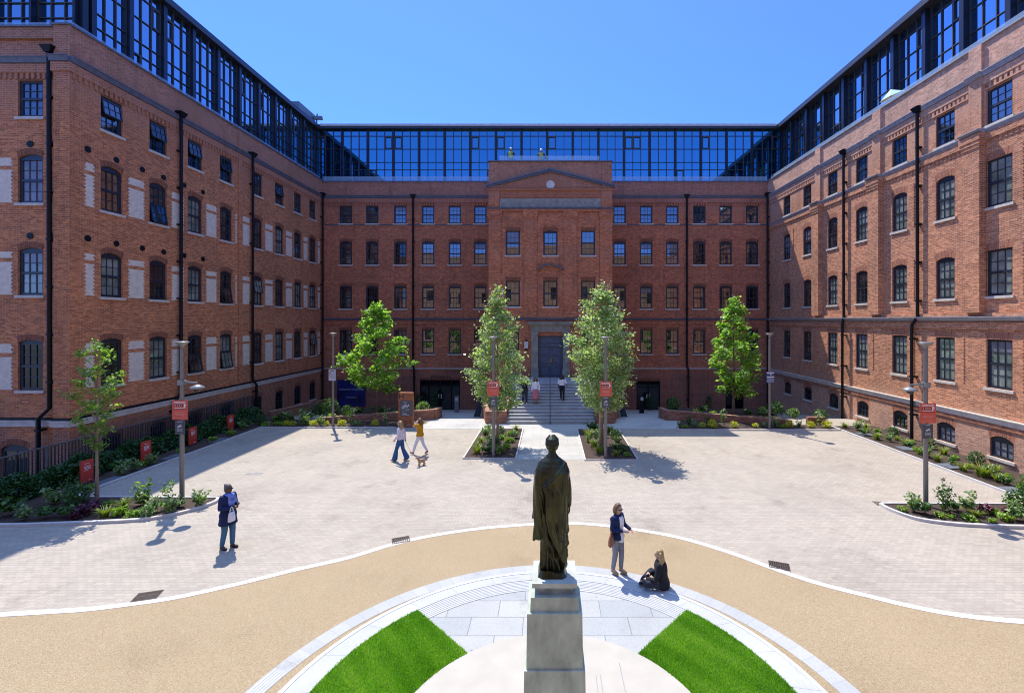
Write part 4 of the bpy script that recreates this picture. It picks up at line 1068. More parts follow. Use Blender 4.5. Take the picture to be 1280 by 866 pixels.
string_course(rw, fr_, 8, YB, CORN, CORN+.18, .16, LEAD_R, 'cornice'); string_course(rw, fr_, 8, YB, 13.93, 14.05, .12, LEAD_R, 'string_course')
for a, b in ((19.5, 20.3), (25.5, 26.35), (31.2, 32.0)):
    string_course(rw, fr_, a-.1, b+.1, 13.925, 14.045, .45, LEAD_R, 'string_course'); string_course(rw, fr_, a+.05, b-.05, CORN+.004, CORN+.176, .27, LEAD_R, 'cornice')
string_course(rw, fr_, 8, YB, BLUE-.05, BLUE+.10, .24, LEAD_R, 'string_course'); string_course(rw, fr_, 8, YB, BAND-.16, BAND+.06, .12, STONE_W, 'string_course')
q = MB(); fr_.box(q, 8, YB, BAND-.35, BAND-.17, -.02, .05); q.build('brick_moulding', SOLDIER_R, rw)
q = MB(); fr_.box(q, 8, YB, WALLT+.05, WALLT+.12, -.4, .08); q.build('coping', LEAD_R, rw)
q = MB(); fr_.box(q, 8, YB, WALLT+.12, WALLT+.50, -.25, -.235); q.build('glass_balustrade', BALUS, rw)
downpipe(rw, fr_, 28.7, 16.6, -.8, (BLUE-.1, .0)); downpipe(rw, fr_, 22.95, 16.6, -.3, (BLUE-.1, .25)); downpipe(rw, fr_, 38.7, 16.7, -1.6)
fgr = Frame((21.2, 0), (0, 1), (-1, 0))
fins = [8.2+2.37*i-.0 for i in range(14)]
glazing(rw, fgr, [23.4-2.37*6+2.37*i for i in range(14)]+[41.9], GL0, GL1, TRANS, 3, .34, VENTS, .26, CURTAIN_SIDE)
q = MB(); q.box(20.55, 33.5, 8.6, 41.64, GL1, GL1+.36); q.build('roof', ROOFM, rw)
par = thing('parasol', 'pale mint parasol tilted open on the roof terrace of the right-hand wing', 'parasol', (19.3, 26.0, 17.3))
q = MB(); q.tube([(0, 0, 0), (-.08, 0, 1.68)], .03, 8); q.build('pole', STONE_W, par, False)
q = MB()
for k in range(8):
    a, b = 2*PI*k/8, 2*PI*(k+1)/8; q.face([(-.1, 0, 1.72), (.6*math.cos(a), .6*math.sin(a), 1.3+.2*math.cos(a)), (.6*math.cos(b), .6*math.sin(b), 1.3+.2*math.cos(b))])
q.build('canopy', fabric('mint_canvas', (.50, .68, .62), .06), par, False)

# the building the photograph was taken from: it is mirrored in the panes of the main block
ob = thing('brick_building', 'tan brick block opposite the main block, seen only mirrored in its window panes', 'building', (0, -9, 0))
fo = Frame((0, -9), (-1, 0), (0, 1))
m = MB(); hs = [(u-.6, u+.6, z, z+1.9) for u in [-27+2.6*i for i in range(22)] for z in (2.5, 6, 9.5, 13)]
wall(m, fo, -30, 30, -2, 18.5, hs, .15); m.box(-30, 30, -20, -9.2, 18.3, 18.5); m.build('wall', brick_mat('brick_tan', (.42, .27, .16), (.36, .22, .13), (.2, .12, .08), (.35, .28, .2)), ob)
q = MB(); q.box(-.6, .6, -.015, .015, 0, 1.9); pm_ = q.mesh('opposite_window', PANE)
for h in hs: o = link('window', pm_, ob); o.location = fo.P((h[0]+h[1])/2, h[2], -.13)
# ------------------------------------------------------------------ ground
def slab_mat(name, c1, c2, joint, bw, bh, ms, patch=.5, rough=.85, var=.5, squash=0):
    m, nt, b = new_mat(name)
    uv = nt.nodes.new('ShaderNodeUVMap'); uv.uv_map = 'UVMap'
    br = N(nt, 'ShaderNodeTexBrick', Scale=1.0); br.inputs['Brick Width'].default_value = bw; br.inputs['Row Height'].default_value = bh
    br.inputs['Mortar Size'].default_value = ms; br.inputs['Mortar Smooth'].default_value = .4
    br.inputs['Color1'].default_value = rgba(c1); br.inputs['Color2'].default_value = rgba(c2); br.inputs['Mortar'].default_value = rgba(joint)
    nt.links.new(uv.outputs[0], br.inputs['Vector'])
    big = N(nt, 'ShaderNodeTexNoise', Scale=patch, Detail=7, Roughness=.65); nt.links.new(uv.outputs[0], big.inputs['Vector'])
    fine = N(nt, 'ShaderNodeTexNoise', Scale=22, Detail=4, Roughness=.7); nt.links.new(uv.outputs[0], fine.inputs['Vector'])
    c = mixc(nt, var, br.outputs['Color'], ramp(nt, big.outputs['Fac'], [(.25, (.62, .60, .60)), (.5, (.92, .92, .92)), (.75, (1.12, 1.08, 1.04))]), 'MULTIPLY')
    c = mixc(nt, .5, c, ramp(nt, fine.outputs['Fac'], [(.3, (.75, .75, .75)), (.7, (1.15, 1.15, 1.15))]), 'MULTIPLY')
    # worn and stained patches, gum spots
    stn = N(nt, 'ShaderNodeTexNoise', Scale=.55, Detail=9, Roughness=.72); nt.links.new(uv.outputs[0], stn.inputs['Vector'])
    c = mixc(nt, .8, c, ramp(nt, stn.outputs['Fac'], [(.28, (.58, .56, .54)), (.43, (.97, .97, .97)), (.60, (1, 1, 1)), (.74, (1.16, 1.16, 1.14))]), 'MULTIPLY')
    gum = N(nt, 'ShaderNodeTexVoronoi', Scale=1.1); nt.links.new(uv.outputs[0], gum.inputs['Vector'])
    c = mixc(nt, .55, c, ramp(nt, gum.outputs['Distance'], [(.022, (.45, .43, .42)), (.032, (1, 1, 1))]), 'MULTIPLY')
    nt.links.new(c, b.inputs['Base Color']); b.inputs['Roughness'].default_value = rough; b.inputs['Specular IOR Level'].default_value = .25
    ad = N(nt, 'ShaderNodeMath', operation='SUBTRACT'); nt.links.new(fine.outputs['Fac'], ad.inputs[0]); nt.links.new(br.outputs['Fac'], ad.inputs[1])
    bump(nt, b, ad.outputs[0], .35, .006)
    return m
SETT = slab_mat('paving_setts', (.465, .402, .320), (.40, .344, .275), (.315, .272, .217), .21, .105, .007, .35, var=.55)
FLAG = slab_mat('pale_flags', (.53, .505, .45), (.47, .45, .405), (.30, .28, .245), .9, .45, .008, .5, var=.35)
FLAGC = slab_mat('circle_flags', (.455, .445, .405), (.37, .38, .365), (.24, .24, .22), 1.05, .55, .010, .7, var=.35)
RINGM = slab_mat('ring_stone', (.46, .455, .43), (.41, .41, .39), (.36, .36, .35), .3, .95, .006, .6, var=.3)
RINGP = slab_mat('ring_pale_stone', (.50, .495, .47), (.46, .46, .44), (.34, .34, .33), .95, 3, .008, .9, var=.4)
DISCM = plain('disc_pale_stone', (.445, .402, .325), .8, var=.06, scale=2.4, bmp=.1)
KERB = plain('kerb_stone', (.56, .53, .49), .8, var=.12, scale=4, bmp=.1)
SOIL = plain('bark_soil', (.060, .036, .025), .95, var=.6, scale=30, bmp=1.0, bscale=45)
def gravel_mat():
    m, nt, b = new_mat('resin_gravel')
    tc = nt.nodes.new('ShaderNodeTexCoord')
    v = N(nt, 'ShaderNodeTexVoronoi', Scale=85); nt.links.new(tc.outputs['Object'], v.inputs['Vector'])
    sp = nt.nodes.new('ShaderNodeSeparateColor'); nt.links.new(v.outputs['Color'], sp.inputs[0])
    c = ramp(nt, sp.outputs[0], [(0, (.25, .175, .095)), (.2, (.325, .236, .13)), (.5, (.362, .267, .150)), (.8, (.385, .292, .172)), (1, (.46, .37, .245))])
    big = noise_tex(nt, .5, 6)
    c = mixc(nt, .6, c, ramp(nt, big, [(.28, (.70, .68, .66)), (.42, (.95, .95, .95)), (.6, (1.02, 1.02, 1.02)), (.74, (1.14, 1.13, 1.10))]), 'MULTIPLY')
    nt.links.new(c, b.inputs['Base Color']); b.inputs['Roughness'].default_value = .85; b.inputs['Specular IOR Level'].default_value = .25
    bump(nt, b, v.outputs['Distance'], .5, .008)
    return m
GRAVEL = gravel_mat()

def zg(p):
    """level of the court: flat, then falling towards the doors of the main block"""
    y = p[1]
    if y <= 28.2: return 0.0
    return -1.52*min(1, (y-28.2)/10.3)
m = MB(); m.box(-900, 900, -900, 900, -2.7, -2.42); structure(m.build('ground', plain('far_ground', (.16, .16, .13), .95, scale=.02)))
m = MB()
ys = [-9.2]+[y for y in range(-6, 29, 3)]+[28.2, 30, 32, 34, 36, 38.5, 39.2]
for a, b in zip(sorted(set(ys)), sorted(set(ys))[1:]):
    x0 = -18.4 if b <= 28.3 else -19.3
    z0, z1 = zg((0, a)), zg((0, b)); m.face([(x0, a, z0), (18.6, a, z0), (18.6, b, z1), (x0, b, z1)])
m.face([(-18.4, -9.2, 0), (-18.4, 28.2, 0), (-18.4, 28.2, -2.4), (-18.4, -9.2, -2.4)])
structure(m.build('plaza_paving', SETT))
m = MB(); m.box(-40, -18.42, -9, 29, -2.41, -1.72); structure(m.build('light_well_floor', plain('well_concrete', (.2, .19, .18), .9)))
# pale flags: the walk between the two middle beds, the landing before the steps and the two ramps down to the doors
m = MB()
m.prism([(-1.44, 19.98), (1.50, 19.98), (1.50, 25.62), (7.0, 25.62), (8.0, 28.19), (-7.1, 28.19), (-7.3, 25.62), (-1.44, 25.62)], .0, .006)
for a, b in ((28.19, 33), (33, 38.98)):
    for xa, xb in ((-9.6, -4.6), (4.7, 10.2)):
        m.face([(xa, a, zg((0, a))+.006), (xb, a, zg((0, a))+.006), (xb, b, zg((0, b))+.006), (xa, b, zg((0, b))+.006)])
structure(m.build('pale_path', FLAG))
# tan gravel sweep with its pale edging
edge_px = [(-60, 774), (0, 771), (60, 767.5), (106, 764.5), (160, 758), (212, 750.5), (265, 739.5), (318, 727), (370, 714), (434, 699.5), (500, 679.8), (559, 668), (612, 661), (669, 656.8), (712, 655.6), (745, 657.5), (784, 662), (846, 673), (909, 691.5), (962, 711), (1018, 730), (1090, 748.5), (1140, 760.5), (1186, 769.5), (1235, 776), (1280, 780), (1340, 783)]
edge = [ground_pt(*p) for p in edge_px]
edge = [(-17.8, edge[0][1]+.05)]+edge+[(15.9, edge[-1][1]+.02)]
def smooth_line(P, k=6):
    out = []
    for i in range(len(P)-1):
        p0, p1, p2, p3 = P[max(i-1, 0)], P[i], P[i+1], P[min(i+2, len(P)-1)]
        for j in range(k):
            t = j/k
            out.append(tuple(.5*((2*p1[c])+(-p0[c]+p2[c])*t+(2*p0[c]-5*p1[c]+4*p2[c]-p3[c])*t*t+(-p0[c]+3*p1[c]-3*p2[c]+p3[c])*t**3) for c in (0, 1)))
    return out+[P[-1]]
edge = smooth_line(edge)
m = MB()
for a, b in zip(edge, edge[1:]): m.face([(a[0], -7.5, .004), (b[0], -7.5, .004), (b[0], b[1], .004), (a[0], a[1], .004)])
structure(m.build('gravel_path', GRAVEL))
def ribbon(line, w, z0, z1, mat, name, closed=False, side=1):
    """a laid strip following a line, w wide to one side"""
    m = MB(); n = len(line); L = []
    for i in range(n):
        a, b = line[(i-1) % n if closed else max(i-1, 0)], line[(i+1) % n if closed else min(i+1, n-1)]
        t = Vector((b[0]-a[0], b[1]-a[1])).normalized(); L.append((line[i][0]-t.y*w*side, line[i][1]+t.x*w*side))
    k = n if closed else n-1
    u = 0
    for i in range(k):
        j = (i+1) % n; a, b, c, d = line[i], line[j], L[j], L[i]; s = math.hypot(b[0]-a[0], b[1]-a[1])
        m.face([(*a, z1), (*b, z1), (*c, z1), (*d, z1)], uv=[(u, 0), (u+s, 0), (u+s, w), (u, w)]); u += s
        m.face([(*a, z0), (*b, z0), (*b, z1), (*a, z1)]); m.face([(*d, z0), (*c, z0), (*c, z1), (*d, z1)])
    return m.build(name, mat)
structure(ribbon(edge, .17, 0, .010, KERB, 'edging_strip'))
def arc(c, r, a0, a1, n): return [(c[0]+r*math.cos(math.radians(a0+(a1-a0)*i/n)), c[1]+r*math.sin(math.radians(a0+(a1-a0)*i/n))) for i in range(n+1)]
def ring(c0, r0, c1, r1, a0, a1, z, mat, name, n=96, zb_=0, du=1):
    m = MB(); A, B = arc(c0, r0, a0, a1, n), arc(c1, r1, a0, a1, n)
    for i in range(n):
        s0, s1 = math.radians(a0+(a1-a0)*i/n)*r0, math.radians(a0+(a1-a0)*(i+1)/n)*r0
        m.face([(*A[i], z), (*A[i+1], z), (*B[i+1], z), (*B[i], z)], uv=[(s0, r0), (s1, r0), (s1, r1), (s0, r1)])
        m.face([(*A[i], zb_), (*A[i+1], zb_), (*A[i+1], z), (*A[i], z)]); m.face([(*B[i], zb_), (*B[i+1], zb_), (*B[i+1], z), (*B[i], z)])
    return structure(m.build(name, mat))
CC = (.05, 6.23); C2 = (.05, 6.53); C3 = (.05, 6.72); CD = (.05, 6.37)
ring(CC, 5.12, CC, 4.80, 0, 360, .009, RINGM, 'stone_ring')
ring(C2, 4.50, C3, 3.98, 0, 360, .016, RINGP, 'pale_stone_ring')
ring(C2, 4.52, C2, 4.44, 0, 360, .024, plain('ring_edge', (.54, .54, .53), .7, var=.05), 'ring_edging')
GROOVE = plain('groove_stone', (.45, .45, .44), .8, var=.08); JOINT = plain('groove_joint', (.30, .30, .29), .9, var=.1)
ring(C3, 3.98, C3, 3.58, 44, 136, .008, JOINT, 'grooved_step')
for k in range(7): ring(C3, 3.965-.056*k, C3, 3.965-.056*k-.042, 44.2, 135.8, .013, GROOVE, 'grooved_step')
for k in range(5): ring(CC, 5.08-.056*k, CC, 5.08-.056*k-.042, 160, 250, .0125, GROOVE, 'grooved_step')
m = MB(); P0 = arc(C3, 3.58, 0, 360, 120); m.face([(*p, .005) for p in P0[:-1]]); structure(m.build('circle_flags', FLAGC))
ring(CD, 2.46, CD, 0.01, 0, 360, .03, DISCM, 'stone_disc')
m = MB()
for px0, py0, px1, py1 in ((745, 846, 748, 870), (750.5, 846, 754, 870), (774, 830, 783, 872)):
    a, b = ground_pt(px0, py0), ground_pt(px1, py1); m.bar((a[0], a[1], .031), (b[0], b[1], .031), .014, .004)  # thin dark strips laid on the disc
structure(m.build('disc_strip', JOINT))
# lawns
LAWNB = plain('lawn_soil', (.06, .16, .01), .95, var=.4, scale=8)
GRASSM = leaf_mat('grass_blade', [(.07, .20, .010), (.12, .30, .014), (.18, .39, .02), (.27, .48, .04), (.40, .48, .13)], .5, .5)
for a0, a1, b0, b1 in ((-48, 45.6, -50, 51.4), (134.4, 228, 128.2, 230)):
    A, B = arc(C3, 3.98, a0, a1, 40), arc(CD, 2.47, b0, b1, 40)
    m = MB()
    for i in range(40): m.face([(*A[i], .02), (*A[i+1], .02), (*B[i+1], .02), (*B[i], .02)])
    for L in (A, B):
        for i in range(40): m.face([(*L[i], 0), (*L[i+1], 0), (*L[i+1], .02), (*L[i], .02)])
    for i in (0, 40): m.face([(*A[i], 0), (*B[i], 0), (*B[i], .02), (*A[i], .02)])
    structure(m.build('lawn', LAWNB))
    n = 120000
    t = NP.random(n); s = NP.random(n)
    A_, B_ = np.array(A), np.array(B); f = t*39.999; i0 = f.astype(int); fr0 = (f-i0)[:, None]
    pa = A_[i0]*(1-fr0)+A_[i0+1]*fr0; pb_ = B_[i0]*(1-fr0)+B_[i0+1]*fr0
    p = pa*(1-s[:, None])+pb_*s[:, None]; p = p+NP.normal(size=p.shape)*.012; p = p[p[:, 1] > 6.7]; n = len(p)
    h = .018+.018*NP.random(n); ang = NP.random(n)*2*PI; le = .022*NP.random(n); w = .0055
    d = np.stack([np.cos(ang), np.sin(ang)], 1); e = np.stack([-d[:, 1], d[:, 0]], 1)
    base = np.column_stack([p, np.full(n, .018)]); tip = base.copy(); tip[:, :2] += d*le[:, None]; tip[:, 2] += h
    b0 = base.copy(); b0[:, :2] -= e*w; b1 = base.copy(); b1[:, :2] += e*w; t1 = tip.copy(); t1[:, :2] += e*w*.3; t0 = tip.copy(); t0[:, :2] -= e*w*.3
    V = np.stack([b0, b1, t1, t0], 1).reshape(-1, 3); F = np.arange(n*4).reshape(-1, 4); tone = .5+.10*np.sin(p[:, 0]*3.1+1.3*np.sin(p[:, 1]*2.2))+.09*np.sin(p[:, 1]*5.3+p[:, 0]*2.4)+.10*np.sin(p[:, 0]*11+p[:, 1]*9)+.26*NP.normal(size=n)
    U = np.repeat(np.stack([np.clip(tone, .01, .99), NP.random(n)], 1), 4, 0)
    h = h
    o = link('grass', np_mesh('grass', [(V, F, U, 0)], GRASSM)); structure(o, 'stuff')

# ------------------------------------------------------------------ entrance steps
STEPM = plain('step_concrete', (.34, .335, .325), .85, var=.18, scale=2.5, bmp=.1); NOSE = plain('step_nosing', (.50, .49, .47), .8, var=.1)
stairs = thing('entrance_steps', 'broad flight of grey stone steps up to the blue entrance door', 'steps', (.05, ST_Y0, 0))
m = MB(); nz = MB()
SX0, SX1 = -2.50, 2.64
for k in range(1, STEP_N+1):
    y = step_y(k); z = step_level(k); y1 = YC+.05
    m.box(SX0, SX1, y, y1 if k == STEP_N else step_y(k+1)+.05, -.05, z)
    nz.box(SX0+.01, SX1-.01, y-.012, y+.045, z-.03, z+.004)
m.box(SX0, SX1, ST_Y0-.28, ST_Y0+.02, -.02, ST_Z0)
m.build('treads', STEPM, stairs); nz.build('nosing', NOSE, stairs)
m = MB(); yt = step_y(STEP_N)
for yy, z0 in ((ST_Y0-.35, 0), (step_y(4), step_level(4)), (step_y(8), step_level(8)), (yt, step_level(12)), (yt+1.6, step_level(12))): m.tube([(.03, yy, z0), (.03, yy, (z0 if yy > ST_Y0 else ST_Z0)+.98)], .024, 8)
for dz in (.98, .55): m.tube([(.03, ST_Y0-.35, ST_Z0+dz), (.03, step_y(1), step_level(1)+dz), (.03, yt, step_level(12)+dz), (.03, yt+1.6, step_level(12)+dz)], .022, 8)
RAILM = plain('slate_blue_rail', (.035, .055, .085), .4, var=.15, metal=.3)
tag(m.build('handrail', RAILM), 'slim dark blue handrail running up the middle of the entrance steps', 'handrail')
BRICK_P = brick_mat('brick_planter', (.42, .17, .095), (.31, .12, .07), (.17, .07, .045), (.32, .23, .17), patch=.8)
COPE = brick_mat('brick_coping', (.46, .24, .15), (.38, .19, .12), (.24, .12, .08), (.36, .28, .22), bw=.11, bh=.23, patch=.8)
for sg, lab in ((-1, 'brick planter at the foot of the entrance steps beside the lamp post with the striped tree behind'), (1, 'x')):
    lab = ('low brick planter flanking the entrance steps on the side of the wayfinding totem', 'low brick planter flanking the entrance steps on the side of the black double door')[sg > 0]
    xi = SX0-.02 if sg < 0 else SX1+.02
    xo = -3.74 if sg < 0 else 3.80; xb = -4.5 if sg < 0 else 4.62
    pl = thing('brick_planter', lab, 'planter', ((xi+xo)/2, 28, 0))
    m = MB()
    o_ = [(xi, 26.95), (xo, 26.95), (xb, 30.6), (xb, 33.69), (xi, 33.69)]
    lvl = lambda p: .72+(.35 if p[1] > 30 else 0)
    inn = [(xi-sg*.0+sg*.2, 27.15), (xo-sg*.22, 27.15), (xb-sg*.24, 30.6), (xb-sg*.24, 33.6), (xi+sg*.2, 33.6)]
    zi = [1.0, .72, 1.05, 1.05, 2.0]; zi = [.72, .72, .95, .95, 2.3]
    for i in range(5):
        j = (i+1) % 5; a, b, c, d = o_[i], o_[j], inn[j], inn[i]
        za, zb2 = zi[i], zi[j]
        m.face([(*a, -1.2), (*b, -1.2), (*b, zb2), (*a, za)]); m.face([(*d, -1.2), (*c, -1.2), (*c, zb2), (*d, za)]); m.face([(*a, za), (*b, zb2), (*c, zb2), (*d, za)], 1)
    m.build('wall', [BRICK_P, COPE], pl)
    m = MB(); m.face([(*p, .6) for p in inn]); m.build('soil', SOIL, pl)
    m = MB(); 
    h1 = Vector((xb+sg*.10, 30.9, .1)); 
    m.hexa([(xb+sg*.06, 30.3, -.3), (xb+sg*.5, 30.3, -.3), (xb+sg*.5, 30.4, -.3), (xb+sg*.06, 30.4, -.3), (xb-sg*.05, 31.5, 1.25), (xb+sg*.08, 31.5, 1.25), (xb+sg*.08, 31.6, 1.25), (xb-sg*.05, 31.6, 1.25)])  # black slab sloping up beside the planter
    tag(m.build('raking_slab', IRON), ('black raking slab beside the planter nearer the glass doors', 'black raking slab beside the planter nearer the black double door')[sg > 0], 'post')

# ------------------------------------------------------------------ beds, kerbs, low walls
def bed(poly, name, z=.05, hump=0):
    m = MB(); m.face([(*p, z) for p in poly], uv=[tuple(p) for p in poly])
    return structure(m.build(name, SOIL))
lt = smooth_line([(-25, 13.45), (-20, 13.47), (-16.1, 13.52), (-14.73, 13.6), (-13.38, 13.74), (-12.3, 13.9), (-11.68, 14.22), (-11.3, 14.66), (-11.08, 15.2), (-11.2, 15.52)], 5)
bed(lt+[(-15.9, 15.58), (-16.25, 15.9), (-16.2, 26.0), (-18.38, 26.0), (-18.38, 14.2)], 'planting_bed', .045, .02)
structure(ribbon(lt, .10, 0, .085, KERB, 'kerb', side=-1)); structure(ribbon([(-11.2, 15.52), (-15.9, 15.58), (-16.25, 15.9), (-16.2, 26.0)], .09, 0, .075, KERB, 'kerb', side=-1))
rt = smooth_line([(10.82, 15.02), (10.8, 14.7), (10.95, 14.2), (11.22, 13.88), (11.9, 13.62), (12.83, 13.48), (13.79, 13.42), (16, 13.35), (19, 13.3)], 5)
bed(rt+[(18.4, 14.9), (18.4, 26.3), (16.05, 26.2), (16.0, 14.95)], 'planting_bed', .04, .0)
structure(ribbon(rt, .10, 0, .085, KERB, 'kerb', side=-1)); structure(ribbon([(10.82, 15.02), (15.95, 14.97), (16.0, 26.2)], .09, 0, .075, KERB, 'kerb', side=1))
def rect_bed(x0, x1, y0, y1):
    m = MB(); m.face([(x0, y0, .05), (x1, y0, .05), (x1, y1, .05), (x0, y1, .05)]); structure(m.build('planting_bed', SOIL))
    structure(ribbon([(x0, y0), (x1, y0), (x1, y1), (x0, y1)], .07, 0, .06, KERB, 'kerb', closed=True, side=-1))
rect_bed(-3.72, -1.5, 20.07, 25.5); rect_bed(1.56, 3.76, 19.85, 25.4)
bed([(-16.1, 25.95), (-8.7, 25.95), (-8.55, 26.5), (-8.6, 28.0), (-13.2, 26.9), (-18.3, 29.5), (-18.3, 26.1)], 'planting_bed', .04, .0)
structure(ribbon([(-16.15, 25.9), (-8.6, 25.9)], .09, 0, .075, KERB, 'kerb', side=-1))
bed([(7.1, 25.35), (16.0, 25.35), (16.0, 26.5), (13.9, 26.5), (7.9, 27.9)], 'planting_bed', .04, .0)
structure(ribbon([(6.9, 25.3), (16.0, 25.3)], .09, 0, .075, KERB, 'kerb', side=-1))
def low_wall(name, lab, pts, w, mat=BRICK_P):
    """pts: x, y, top level"""
    t = thing(name, lab, 'wall', (pts[0][0], pts[0][1], 0)); m = MB(); q = MB()
    for a, b in zip(pts, pts[1:]):
        d = Vector((b[0]-a[0], b[1]-a[1])).normalized(); s = Vector((-d.y, d.x))*w/2
        def R(p, z, k): return (p[0]+s.x*k, p[1]+s.y*k, z)
        m.hexa([R(a, -.6, -1), R(b, -.6, -1), R(b, -.6, 1), R(a, -.6, 1), R(a, a[2], -1), R(b, b[2], -1), R(b, b[2], 1), R(a, a[2], 1)])
        q.hexa([R(a, a[2]+.001, -1.1), R(b, b[2]+.001, -1.1), R(b, b[2]+.001, 1.1), R(a, a[2]+.001, 1.1), R(a, a[2]+.07, -1.1), R(b, b[2]+.07, -1.1), R(b, b[2]+.07, 1.1), R(a, a[2]+.07, 1.1)])
    m.build('brickwork', mat, t); q.build('coping', COPE, t); return t
low_wall('garden_wall', 'low red brick garden wall behind the corten totem sign', [(-13.3, 26.95, .30), (-7.05, 28.15, .55), (-7.0, 29.6, .40)], .22)
low_wall('garden_wall', 'low red brick garden wall below the tree by the dark passage', [(13.95, 26.6, .22), (7.05, 27.95, .56), (7.1, 29.6, .40)], .22)
low_wall('ramp_wall', 'low sloping coped brick wall along the foot of the shaded wing', [(-17.6, 29.0, .25), (-17.9, 37.5, -.35)], .2)
m = MB(); m.face([(-13.1, 27.05, .22), (-7.2, 28.3, .40), (-7.3, 31.5, .15), (-14.5, 31.5, .05)]); structure(m.build('planting_bed', SOIL))
m = MB(); m.face([(13.8, 26.75, .15), (7.2, 28.1, .40), (7.4, 31.3, .1), (14.5, 31.3, .05)]); structure(m.build('planting_bed', SOIL))
m = MB(); m.box(14.9, 15.9, 26.6, 26.85, 0, .45); tag(m.build('brick_pier', BRICK_P), 'short block of red brick wall at the corner of the sunlit wing', 'wall')
# slate slabs lying in the wall-foot beds
SLATE = plain('slate', (.12, .135, .155), .6, var=.2, scale=5)
for i, (x, y, r) in enumerate(((16.5, 24.2, .1), (16.6, 21.5, -.1), (16.35, 18.9, .15), (16.3, 16.2, .0))):
    m = MB(); 
    m.box(-.32, .32, -.34, .33, .03, .08)
    o = m.build('slate_slab', SLATE); o.location = (x, y, 0); o.rotation_euler = (0, 0, r)
    tag(o, 'blue grey slate slab in the sunny bed, %s from the steps end' % ('first', 'second', 'third', 'fourth')[i], 'slab', 'slate slabs in the beds')
for i, (x, y) in enumerate(((-16.45, 17.2), (-16.5, 20.2), (-16.5, 23.0))):
    m = MB(); m.box(-.2, .2, -.45, .45, .03, .08); o = m.build('slate_slab', SLATE); o.location = (x, y, 0)
    tag(o, 'blue grey slate slab beside the shaded kerb, %s from the small tree' % ('first', 'second', 'third')[i], 'slab', 'slate slabs in the beds')

# ------------------------------------------------------------------ drain gratings
GRATE = plain('rusty_grate', (.06, .036, .026), .7, var=.35, scale=12); PIT = plain('grate_pit', (.012, .009, .008), .9)
for (px, py, rz, mt, lab) in ((184, 745, .30, GRATE, 'rusty slotted drain grating at the gravel edge, nearest the woman in navy'), (501, 675, .38, GRATE, 'rusty slotted drain grating at the gravel edge, near the statue and walking women'),
                          (974, 707, -.38, GRATE, 'rusty slotted drain grating at the gravel edge, on the seated woman\'s side'), (266, 622, .1, plain('tan_grate', (.30, .22, .13), .8), 'tan slotted drain grating at the tip of the shaded bed'),
                          (1103, 629.5, -.15, plain('brown_grate', (.20, .15, .11), .8), 'brown drain grating at the tip of the sunny front bed')):
    x, y = ground_pt(px, py); t = thing('drain_grate', lab, 'drain grate', (x, y, .004), rz, 'drain gratings in the paving'); t.scale = (.86, .86, 1)
    m = MB(); m.face([(-.27, -.2, .001), (.27, -.2, .001), (.27, .2, .001), (-.27, .2, .001)]); m.build('pit', PIT, t, False)
    m = MB()
    for yy in (-.2, -.015, .17): m.box(-.27, .27, yy, yy+.03, .002, .012)
    for k in range(10): m.box(-.27+.0565*k, -.27+.0565*k+.030, -.17, .17, .002, .0105)
    m.build('grating', mt, t, False)
for px, py in ((900/2.831, 592),):
    x, y = ground_pt(px, py); m = MB(); m.box(-.3, .3, -.12, .12, .004, .008); o = m.build('access_cover', plain('cover_grey', (.26, .24, .23), .8)); o.location = (x, y, 0)
    tag(o, 'flat grey metal access cover set in the paving beyond the woman in navy', 'cover')

# ------------------------------------------------------------------ railing along the light well
rail = thing('railing', 'dark upright bar railing above the hedge along the shaded wing', 'railing', (-18.5, 20, 0))
m = MB(); m.box(-18.58, -18.40, 9, 28.8, -2.3, .42); m.build('plinth', STONE, rail)
m = MB(); y = 9.0
while y < 28.8: m.bar((-18.49, y, .42), (-18.49, y, 1.36), .016, .05); y += .125
m.build('bars', plain('railing_grey', (.04, .04, .045), .5), rail)['kind'] = 'stuff'
m = MB(); m.box(-18.53, -18.45, 9, 28.8, 1.36, 1.40); m.build('top_rail', plain('rail_grey', (.10, .10, .105), .45), rail)
y = 9.0
while y < 28.8:
    m = MB(); m.box(-18.525, -18.455, y-.03, y+.03, .42, 1.37); m.build('post', plain('rail_post', (.09, .09, .095), .45) if y < 9.1 else bpy.data.materials['rail_post'], rail); y += 2.0

# ------------------------------------------------------------------ lamp posts with their signs
POLE = plain('lamp_pole', (.21, .195, .185), .4, var=.1, metal=.35); LHEAD = plain('lamp_head', (.25, .25, .245), .4, var=.1, metal=.2)
REDS = plain('red_sign', (.62, .10, .06), .55, var=.06); GREYS = plain('grey_sign', (.065, .068, .078), .5, var=.08); INKW = plain('sign_white', (.8, .78, .78), .6, var=.03); INKB = plain('sign_black', (.02, .015, .015), .6); INKP = plain('sign_pale_red', (.70, .28, .21), .6)
BLUES = plain('blue_sign', (.045, .075, .22), .5, var=.1); PALEB = plain('sign_pale_blue', (.42, .48, .62), .6); WSIGN = plain('white_sign', (.52, .50, .53), .55, var=.08)
def bars(m, rows, mi, y=-.013):
    """lines of small print too fine to read: thin uneven strips"""
    for x0, x1, z, h in rows:
        x = x0
        while x < x1-.004:
            w = min(RND.uniform(.012, .045), x1-x); m.box(x, x+w, y, y+.004, z-h/2, z+h/2, mi); x += w+.010
